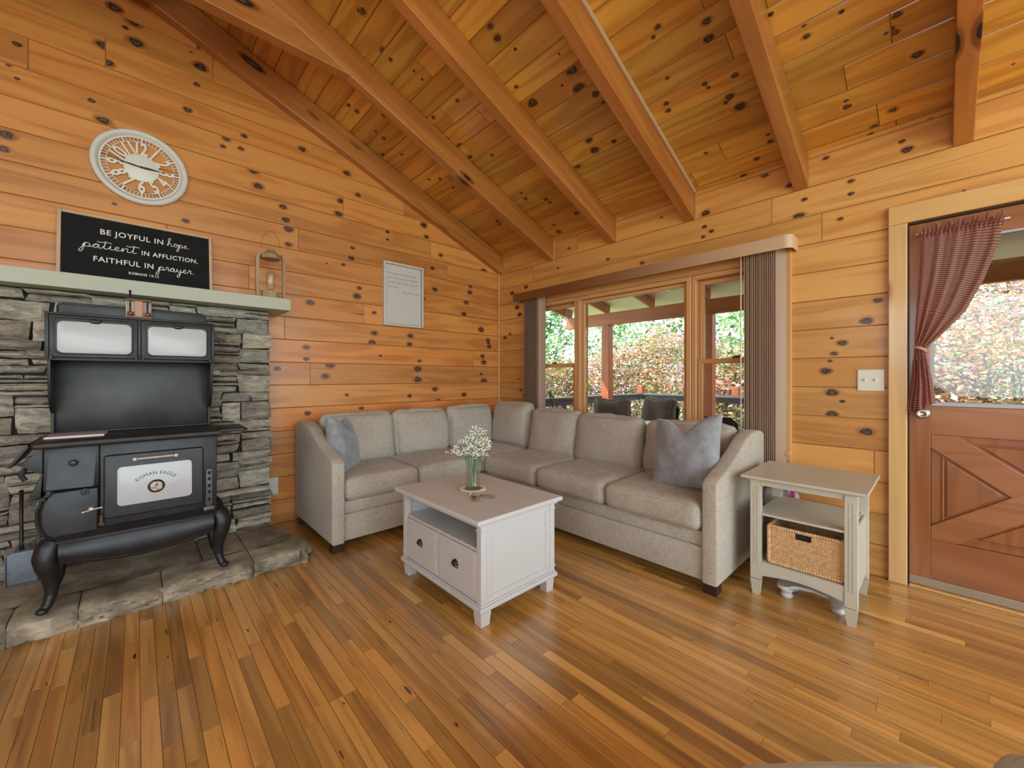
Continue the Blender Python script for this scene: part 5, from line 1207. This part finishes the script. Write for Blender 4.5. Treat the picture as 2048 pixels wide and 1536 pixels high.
def script(word, x, z, xh, parent, r=.0018, wid=None, y=-.0056):
    tot = sum(SCR[c][0] for c in word); kx = xh if wid is None else wid/tot
    bm = NB(); cx = 0; line = []; extra = []
    for c in word:
        adv, st = SCR[c]
        if c == '.': bd = NB(); ball(bd, (x+(cx+.28)*kx, y, z+.002), r*1.5, 1, sz=(1, .4, 1)); obj('full_stop', bd, chalk, parent)
        else:
            line += [(cx+p[0], p[1]) for p in st[0]]
            for s_ in st[1:]: extra.append([(cx+p[0], p[1]) for p in s_])
        cx += adv
    def smooth(p):
        if len(p) < 3: return p
        out = []; P_ = [p[0]] + p + [p[-1]]
        for i in range(1, len(P_)-2):
            for k in range(5):
                t_ = k/5; q = []
                for d in (0, 1):
                    a, b, c, e = (P_[i-1][d], P_[i][d], P_[i+1][d], P_[i+2][d])
                    q.append(.5*((2*b)+(-a+c)*t_+(2*a-5*b+4*c-e)*t_*t_+(-a+3*b-3*c+e)*t_**3))
                out.append(tuple(q))
        return out + [p[-1]]
    for ln in [line]+extra:
        pts = [(x+p[0]*kx, y, z+p[1]*xh) for p in smooth(ln)]
        tube(bm, pts, r if len(ln) > 2 else r*1.5, 5)
    for v in bm.verts: v.co.y = y + (v.co.y-y)*.3
    return obj('lettering', bm, chalk, parent)
place_text('BE JOYFUL IN', .047, -.187, .324, CB, width=.292)
script('hope.', .126, .322, .021, CB, wid=.116)
script('patient', -.262, .232, .024, CB, wid=.240, r=.0022)
place_text('IN AFFLICTION,', .041, .000, .230, CB, width=.285)
place_text('FAITHFUL IN', .047, -.215, .147, CB, width=.271)
script('prayer.', .080, .147, .023, CB, wid=.185, r=.0022)
place_text('ROMANS 12:12', .022, -.060, .092, CB, width=.142, bold=.0003)

LN = thing('wooden_lantern', 'rustic wooden lantern with an Edison bulb at the right end of the mantel shelf', 'lantern', (.715, 3.33, 1.7095))
lw_ = wood('weathered_wood', (.36, .25, .155), (.22, .145, .09), 'z', ring=20, ringk=.5, rough=.7, coat=0)
def octo(b, r, z0, z1, r2=None):
    r2 = r2 or r; A = [b.verts.new((r*math.cos(PI/8+k*PI/4), r*math.sin(PI/8+k*PI/4), z0)) for k in range(8)]; B_ = [b.verts.new((r2*math.cos(PI/8+k*PI/4), r2*math.sin(PI/8+k*PI/4), z1)) for k in range(8)]
    b.faces.new(A[::-1]); b.faces.new(B_); [b.faces.new([A[k], A[(k+1) % 8], B_[(k+1) % 8], B_[k]]) for k in range(8)]
bm = NB(); box(bm, -.086, .086, -.055, .055, 0, .012, .002); octo(bm, .066, .012, .030); octo(bm, .060, .030, .060); obj('base', bm, lw_, LN)
bm = NB(); octo(bm, .064, .300, .306); octo(bm, .070, .306, .328, .066); octo(bm, .066, .328, .350, .038); octo(bm, .034, .350, .368, .026); obj('lantern_top', bm, lw_, LN)
for s_ in (-1, 1):
    bm = NB(); pts = [(s_*.072, .012), (s_*.092, .012), (s_*.096, .15), (s_*.095, .30), (s_*.084, .335), (s_*.070, .347), (s_*.068, .325), (s_*.074, .30), (s_*.075, .15)]
    prism(bm, pts, -.014, .014, 'y', .002); obj('side_post', bm, lw_, LN)
bm = NB(); lathe(bm, [(.013, .066), (.017, .078), (.026, .10), (.033, .13), (.034, .165), (.030, .20), (.020, .222), (.006, .230), (.0005, .231)], (0, 0, 0), 24, caps=False); obj('bulb', bm, M['vase'], LN, smooth=True)
bm = NB(); lathe(bm, [(.014, .060), (.014, .074), (.010, .078)], (0, 0, 0), 14); [tube(bm, [(x*.5, 0, .078), (x, 0, .10), (x, 0, .19), (x*.6, 0, .195)], .0010, 4) for x in (-.014, -.006, .005, .013)]; obj('filament', bm, plain('filament_metal', (.7, .62, .5), .3, .8), LN)
bm = NB(); tube(bm, [(.062*math.cos(a) + .0, -.0, .34 + .165*math.sin(a)**.8) for a in [PI*k/20 for k in range(1, 20)]], .0012, 5); obj('wire_handle', bm, M['rust'], LN)

SG = thing('quote_sign', 'whitewashed wooden sign with a typed quote on the pine wall above the sofa', 'sign', (1.889, YW-.002, 1.942))
bm = NB(); box(bm, -.195, .195, -.014, 0, -.280, .280); obj('board', bm, M['signwood'], SG)
bm = NB()
for a in (-1, 1): box(bm, a*.201-.009, a*.201+.009, -.030, 0, -.300, .300, .001); box(bm, -.1915, .1915, -.030, 0, a*.291-.009, a*.291+.009, .001)
obj('frame', bm, M['signframe'], SG)
bm = NB(); box(bm, -.192, -.1885, -.0150, -.0142, -.282, .282); box(bm, .1875, .192, -.0150, -.0142, -.282, .282); box(bm, -.192, .192, -.0150, -.0142, -.282, -.2775); box(bm, -.192, .192, -.0150, -.0142, .2785, .282)
obj('dark_edge', bm, distressed('charred_edge', (.07, .06, .055), (.45, .42, .40), .2, spots=.48, edge=False), SG)
grey = plain('typed_grey', (.20, .18, .17), .7, 0, .02)
for i, (s_, wd) in enumerate((('The most important work', .305), ('you will ever do will be', .318), ('within the walls of your', .318), ('own home.', .120))):
    place_text(s_, .021, -.166, .190-.042*i, SG, y=-.0146, mat=grey, width=wd, bold=.0001)
place_text('Harold B. Lee', .021, -.012, .020, SG, y=-.0146, mat=grey, width=.165, bold=.0001)

# ================================================================ outside: deck, porch roof, railing, furniture, plants
ZD = -.14; XR = 6.80; YR2 = 3.76; XBm = 5.50
bm = NB(); y = -6.5
while y < YR2+.1: box(bm, XW+.165, XR+.06, y, y+.135, ZD-.03, ZD, .002, 1); y += .14
obj('deck', bm, plain('deck_boards', (.17, .13, .10), .7, 0, .2, 6), kind='structure')
bm = NB(); box(bm, XBm-.045, XBm+.045, -6.5, 4.43, 1.985, 2.175, .004); obj('porch_beam', bm, M['deckbeam'], label='reddish brown header beam of the porch roof seen through the window', cat='beam')
for y, l in ((3.63, 'reddish porch post at the deck corner, seen through the wide middle window pane'), (2.07, 'reddish porch post seen just right of the second window mullion'), (.45, 'porch post hidden behind the drawn right-hand blinds'), (-1.6, 'porch post beyond the door, outside the right edge')):
    bm = NB(); box(bm, XBm-.065, XBm+.065, y-.065, y+.065, ZD+.0005, 1.984, .004); obj('porch_post', bm, M['deckpost'], label=l, cat='post')
ap = math.atan(.18)
bmr = NB(); Lr = (XBm+.044-XW-.17)/math.cos(ap)
RFL = ['end porch rafter at the roof edge, in the left sash window', 'porch rafter over the corner post, left one in the middle pane', 'porch rafter at the right of the middle pane', 'porch rafter above the second porch post, in the right sash window', 'porch rafter hidden behind the drawn right blinds', 'porch rafter above the wall between window and door', 'porch rafter above the left side of the door window', 'porch rafter above the right edge of the door window']
for k, y in enumerate([4.38, 3.62, 2.86, 2.08, 1.30, .52, -.26, -1.04]):
    bm = NB(); box(bm, 0, Lr, -.022, .022, -.13, 0, .003); o = obj('porch_rafter', bm, M['deckraft'], label=RFL[k], cat='rafter', group='porch rafters outside'); o.location = (XW+.17, y, 2.175+.13/math.cos(ap)+.18*(XBm-.045-XW-.17)+.0015); o.rotation_euler = (0, ap, 0)
bm = NB(); zr = 2.175+.13/math.cos(ap)+.18*(XBm-.045-XW-.17)+.003
box(bm, -.0, Lr+.36, -6.5, 4.50, 0.001, .006)
y = -6.5
while y < 4.5: prism(bm, [(y, .006), (y+.035, .006), (y+.027, .024), (y+.008, .024)], 0, Lr+.36, 'x'); y += .23
o = obj('porch_roof', bm, M['sheetmetal'], label='white metal porch roof above the deck outside', cat='roof'); o.location = (XW+.17, 0, zr); o.rotation_euler = (0, ap, 0)
# railings: one along the far side (parallel to the window wall), one along the end
def rail(name, label, p, q, posts, tall):
    p, q = Vector((*p, 0)), Vector((*q, 0)); L = (q-p).length; a = math.atan2(q.y-p.y, q.x-p.x)
    r = thing(name, label, 'railing', (p.x, p.y, ZD), a)
    bm = NB(); box(bm, 0, L, -.055, .055, .965, 1.0, .004); obj('top_rail', bm, M['railing'], r)
    bm = NB(); box(bm, 0, L, -.02, .02, .885, .9645, .002); obj('sub_rail', bm, M['railing'], r)
    bm = NB(); box(bm, 0, L, -.02, .02, .09, .13, .002); obj('bottom_rail', bm, M['railing'], r)
    for u in posts: bm = NB(); box(bm, u-.04, u+.04, -.04, .04, .0005, .8845, .003); obj('post', bm, M['railing'], r)
    bm = NB(); u = .05
    while u < L-.02: box(bm, u-.0018, u+.0018, -.0018, .0018, .13, .885); u += .10
    z = .18
    while z < .88: box(bm, 0, L, -.0018, .0018, z-.0018, z+.0018); z += .10
    obj('wire_mesh', bm, M['wire'], r)
    for u in tall: bm = NB(); box(bm, u-.05, u+.05, -.05, .05, 1.0005, 1.145, .004); obj('post_cap', bm, M['deckpost'], r, label='orange brown wooden post top')
rail('deck_railing', 'charcoal railing with wire mesh at the end of the deck, meeting the porch post', (XW+.22, YR2), (XR-.06, YR2), (.06, 1.2, 2.5), ())
rail('deck_railing', 'charcoal railing with wire mesh along the far side of the deck, parallel to the window', (XR, YR2+.055), (XR, -6.4), (.9, 2.5, 3.4, 4.4, 5.8, 7.2), (.055, 1.66))
# patio furniture
cush = plain('brown_outdoor_cushion', (.105, .072, .06), .85, 0, .15, 9, .3, 60)
def patio_chair(label, x, y, rz, cushion=True, name='patio_chair'):
    r = thing(name, label, 'chair', (x, y, ZD), rz)
    for sx in (-.25, .25):
        bm = NB(); tube(bm, [(sx, .25, 0.012), (sx, .24, .40), (sx, .26, .62), (sx, -.18, .64), (sx, -.26, .012)], .014, 8); obj('side_frame', bm, M['black'], r)
    bm = NB(); tube(bm, [(-.25, -.18, .42), (-.25, -.30, .84), (-.20, -.32, .885), (.20, -.32, .885), (.25, -.30, .84), (.25, -.18, .42)], .014, 8); obj('back_frame', bm, M['black'], r)
    bm = NB(); box(bm, -.24, .24, -.2, .25, .375, .385); obj('seat', bm, plain('black_mesh', (.03, .03, .032), .7), r)
    bm = NB(); prism(bm, [(-.19, .40), (-.315, .875), (-.321, .875), (-.196, .40)], -.24, .24, 'x'); obj('back_sling', bm, plain('black_sling', (.025, .025, .028), .7), r)
    if cushion:
        bm = NB(); soft_box(bm, .48, .46, .12, .05, 10, (0, 0, .02), .006, 2); obj('seat_cushion', bm, cush, r).location = (0, .02, .448)
        bm = NB(); soft_box(bm, .50, .15, .50, .06, 16, (.01, .05, .02), .02, 3)
        for v in bm.verts:
            d = math.hypot(v.co.x, v.co.z); v.co.y *= (1-.5*math.exp(-(d/.09)**2)); v.co.z -= .035*math.exp(-(v.co.x/.12)**2)*(v.co.z > .1)
        o = obj('back_cushion', bm, cush, r); o.matrix_local = T(0, -.17, .755, rx=.24)
    return r
patio_chair('patio chair with a brown tufted cushion facing the window', 5.35, 2.80, math.radians(84))
patio_chair('patio chair with a dark cushion turned sideways beside the porch post', 4.72, 3.02, math.radians(128))
patio_chair('black sling patio chair behind the right end of the sofa, outside the window', 4.55, 1.55, math.radians(-96), False)
pt = thing('patio_table', 'pale patio table outside behind the sofa back', 'table', (4.62, 2.32, ZD))
bm = NB(); lathe(bm, [(.001, .70), (.42, .70), (.43, .71), (.42, .72), (.001, .722)], (0, 0, 0), 32, caps=False); obj('tabletop', bm, plain('pale_tabletop', (.60, .66, .72), .3), pt, smooth=40)
for k in range(4): a = PI/4+k*PI/2; bm = NB(); tube(bm, [(.30*math.cos(a), .30*math.sin(a), .012), (.22*math.cos(a), .22*math.sin(a), .70)], .016, 8); obj('leg', bm, M['black'], pt)
hs = thing('hanging_chair_stand', 'black curved metal arms of a hanging chair stand outside the left window', 'stand', (3.95, 3.40, ZD))
for k, dx in enumerate((0, .07)):
    bm = NB(); tube(bm, [(0, .21, 1.12), (0, .17, 1.145), (.0, .10-dx*.5, 1.09), (.0, .05-dx*.9, .97), (.0, .02-dx*1.1, .80), (.02, -.0-dx*1.2, .5), (.05, .0-dx, .02)], .011, 8); obj('curved_arm', bm, M['black'], hs)
bm = NB(); box(bm, -.2, .3, -.12, .22, .0006, .025, .005); obj('base', bm, M['black'], hs)
# ground
bm = NB(); n = 24
for i in range(n+1):
    for j in range(n+1):
        x, y = -25+75*i/n, -40+80*j/n; bm.verts.new((x, y, -1.3 + .5*noise.noise(Vector((x*.08, y*.08, 0)))*(x > 9)))
bm.verts.ensure_lookup_table()
for i in range(n):
    for j in range(n): bm.faces.new([bm.verts[i*(n+1)+j], bm.verts[(i+1)*(n+1)+j], bm.verts[(i+1)*(n+1)+j+1], bm.verts[i*(n+1)+j+1]])
t = NT('lawn'); n_ = t.noise(t.coord(), 3, 6, .7); t.set(color=t.mix(n_, (.12, .19, .06), (.32, .40, .16)), rough=.9); obj('ground', bm, t.m, kind='structure')
def leafmat(name, cols, tr=.45):
    t = NT(name); at = t.add('ShaderNodeAttribute', attribute_name='tint'); sa = t.add('ShaderNodeSeparateColor', inp={0: at.outputs['Color']})
    k = len(cols); col = t.ramp(sa.outputs[0], [(i/(k-1), c) for i, c in enumerate(cols)]); col = t.mix(1.0, col, t.add('ShaderNodeCombineColor', inp={i: t.math('MULTIPLY_ADD', sa.outputs[1], .5, .75) for i in range(3)}).outputs[0], 'MULTIPLY')
    t.n.remove(t.b); df = t.add('ShaderNodeBsdfDiffuse', inp={0: col}); tl = t.add('ShaderNodeBsdfTranslucent', inp={0: col}); gl = t.add('ShaderNodeBsdfGlossy', inp={1: .35, 0: (1, 1, 1, 1)})
    mx = t.add('ShaderNodeMixShader', inp={0: tr}); m2 = t.add('ShaderNodeMixShader', inp={0: .07})
    t.l.new(df.outputs[0], mx.inputs[1]); t.l.new(tl.outputs[0], mx.inputs[2]); t.l.new(mx.outputs[0], m2.inputs[1]); t.l.new(gl.outputs[0], m2.inputs[2]); t.l.new(m2.outputs[0], t.n['Material Output'].inputs[0]); return t.m
L_maple = leafmat('maple_leaves', [(.05, .08, .03), (.13, .17, .05), (.34, .33, .11), (.52, .30, .13), (.58, .20, .13), (.36, .34, .36)])
L_green = leafmat('tree_leaves', [(.05, .14, .05), (.10, .26, .09), (.22, .42, .14), (.42, .60, .28)])
bark = plain('bark', (.13, .11, .09), .9, 0, .3, 12)
def foliage(name, label, cat, c, rx, ry, rz, nclump, nleaf, ls, mat, seed, group=None, trunk=None, cl=.32, tone=(0, 1), lo=-1.0):
    R = random.Random(seed); bm = NB(); ct = bm.loops.layers.float_color.new('tint')
    root = thing(name, label, cat, (c[0], c[1], -1.3), group=group); Mi3 = Matrix.Translation((-c[0], -c[1], 1.3)); clumps = []
    for k in range(nclump):
        while True:
            p = Vector((R.uniform(-1, 1), R.uniform(-1, 1), R.uniform(lo, 1)))
            if .35 < p.length < 1: break
        q = Vector((c[0]+p.x*rx, c[1]+p.y*ry, c[2]+p.z*rz)); clumps.append(q); tn = R.uniform(*tone)
        sx = R.uniform(.7, 1.3)*cl
        for m_ in range(nleaf):
            o = Vector((R.gauss(0, 1)*sx, R.gauss(0, 1)*sx, R.gauss(0, .5)*sx)); ctr = q+o
            a = Vector((R.gauss(0, 1), R.gauss(0, 1), R.gauss(0, .35))).normalized(); b = Vector((R.gauss(0, 1), R.gauss(0, 1), R.gauss(0, .8))); b = (b-a*b.dot(a)).normalized(); s = ls*R.uniform(.6, 1.3)
            pts = [ctr-a*s, ctr-b*s*.55-a*s*.1, ctr+a*s, ctr+b*s*.55-a*s*.1]
            vs_ = [bm.verts.new(p_) for p_ in pts]; f = bm.faces.new(vs_); tc = (min(1, max(0, tn+R.gauss(0, .16))), R.random(), 0, 1)
            for l in f.loops: l[ct] = tc
    obj.keep = True; obj('foliage', bm, mat, root, M=Mi3, kind='stuff'); obj.keep = False
    bm = NB(); base = Vector((c[0], c[1], -1.35))
    if trunk:
        top_ = Vector((c[0]+R.uniform(-.3, .3), c[1]+R.uniform(-.3, .3), c[2]+rz*.3)); pts = [base.lerp(top_, t_/5) + Vector((R.uniform(-.08, .08), R.uniform(-.08, .08), 0))*(t_ > 0) for t_ in range(6)]
        tube(bm, pts, [trunk*(1-.13*i) for i in range(6)], 8)
        for q in clumps[::4]: s_ = pts[R.randint(2, 5)]; tube(bm, [s_, (s_+q)/2+Vector((0, 0, -.1)), q], [trunk*.35, trunk*.2, trunk*.08], 5)
    else:
        for q in clumps[::2]:
            m_ = base.lerp(q, .5)+Vector((R.uniform(-.1, .1), R.uniform(-.1, .1), -.15)); tube(bm, [base+Vector((R.uniform(-.15, .15), R.uniform(-.15, .15), 0)), m_, q], [.025, .016, .006], 5)
    obj('trunk' if trunk else 'branches', bm, bark, root, M=Mi3, kind=None if trunk else 'stuff')
sh_l = ['pink and gold Japanese maple shrub seen through the left sash window', 'pink and gold Japanese maple shrub behind the porch post in the middle pane', 'tall pink and yellow maple shrub filling the middle pane behind the deck corner', 'orange pink maple shrub beyond the second porch post, in the right sash window',
        'maple shrub hidden behind the drawn right blinds', 'orange and pink maple shrub in the left half of the door window', 'dense orange and silver maple shrub at the right edge of the door window', 'maple shrub beyond the right edge of the door window']
for i, (x, y, ztop, r_) in enumerate(((8.9, 7.6, 1.75, 1.4), (9.5, 5.9, 2.1, 1.3), (9.4, 4.1, 2.55, 1.45), (9.3, 2.3, 1.8, 1.2), (9.2, .6, 2.0, 1.2), (9.1, -1.0, 3.2, 1.45), (9.1, -3.0, 3.3, 1.45), (9.2, -5.0, 3.0, 1.45))):
    zc = (ztop-1.2)/2; foliage('maple_shrub', sh_l[i], 'shrub', (x, y, zc), r_*.9, r_, (ztop+1.2)/2, 120, 210 if i in (5, 6) else 110, .030 if i in (5, 6) else .048, L_maple, 100+i, trunk=None, cl=.27, tone=(.1, 1))
for i, (x, y, zc, r_, rz_, l) in enumerate(((11.5, 10.4, 1.9, 1.7, 2.2, 'dark green tree at the far left of the left sash window'), (14.5, 8.0, 1.9, 2.1, 2.6, 'bright green tree behind the maples, above the porch post'), (15.5, 5.2, 1.9, 2.3, 2.8, 'pale green tree at the right of the middle pane'),
      (13.5, 2.9, 2.4, 1.9, 2.4, 'thin trunked green tree in the right sash window'), (14.5, -.5, 2.2, 2.2, 2.6, 'green tree behind the drawn right blinds'), (12.5, -3.4, 1.6, 2.4, 2.9, 'green tree behind the maples in the door window'))):
    foliage('garden_tree', l, 'tree', (x, y, zc), r_, r_, rz_, 60, 60, .085, L_green, 200+i, trunk=.13, cl=.42, tone=(.0, 1))
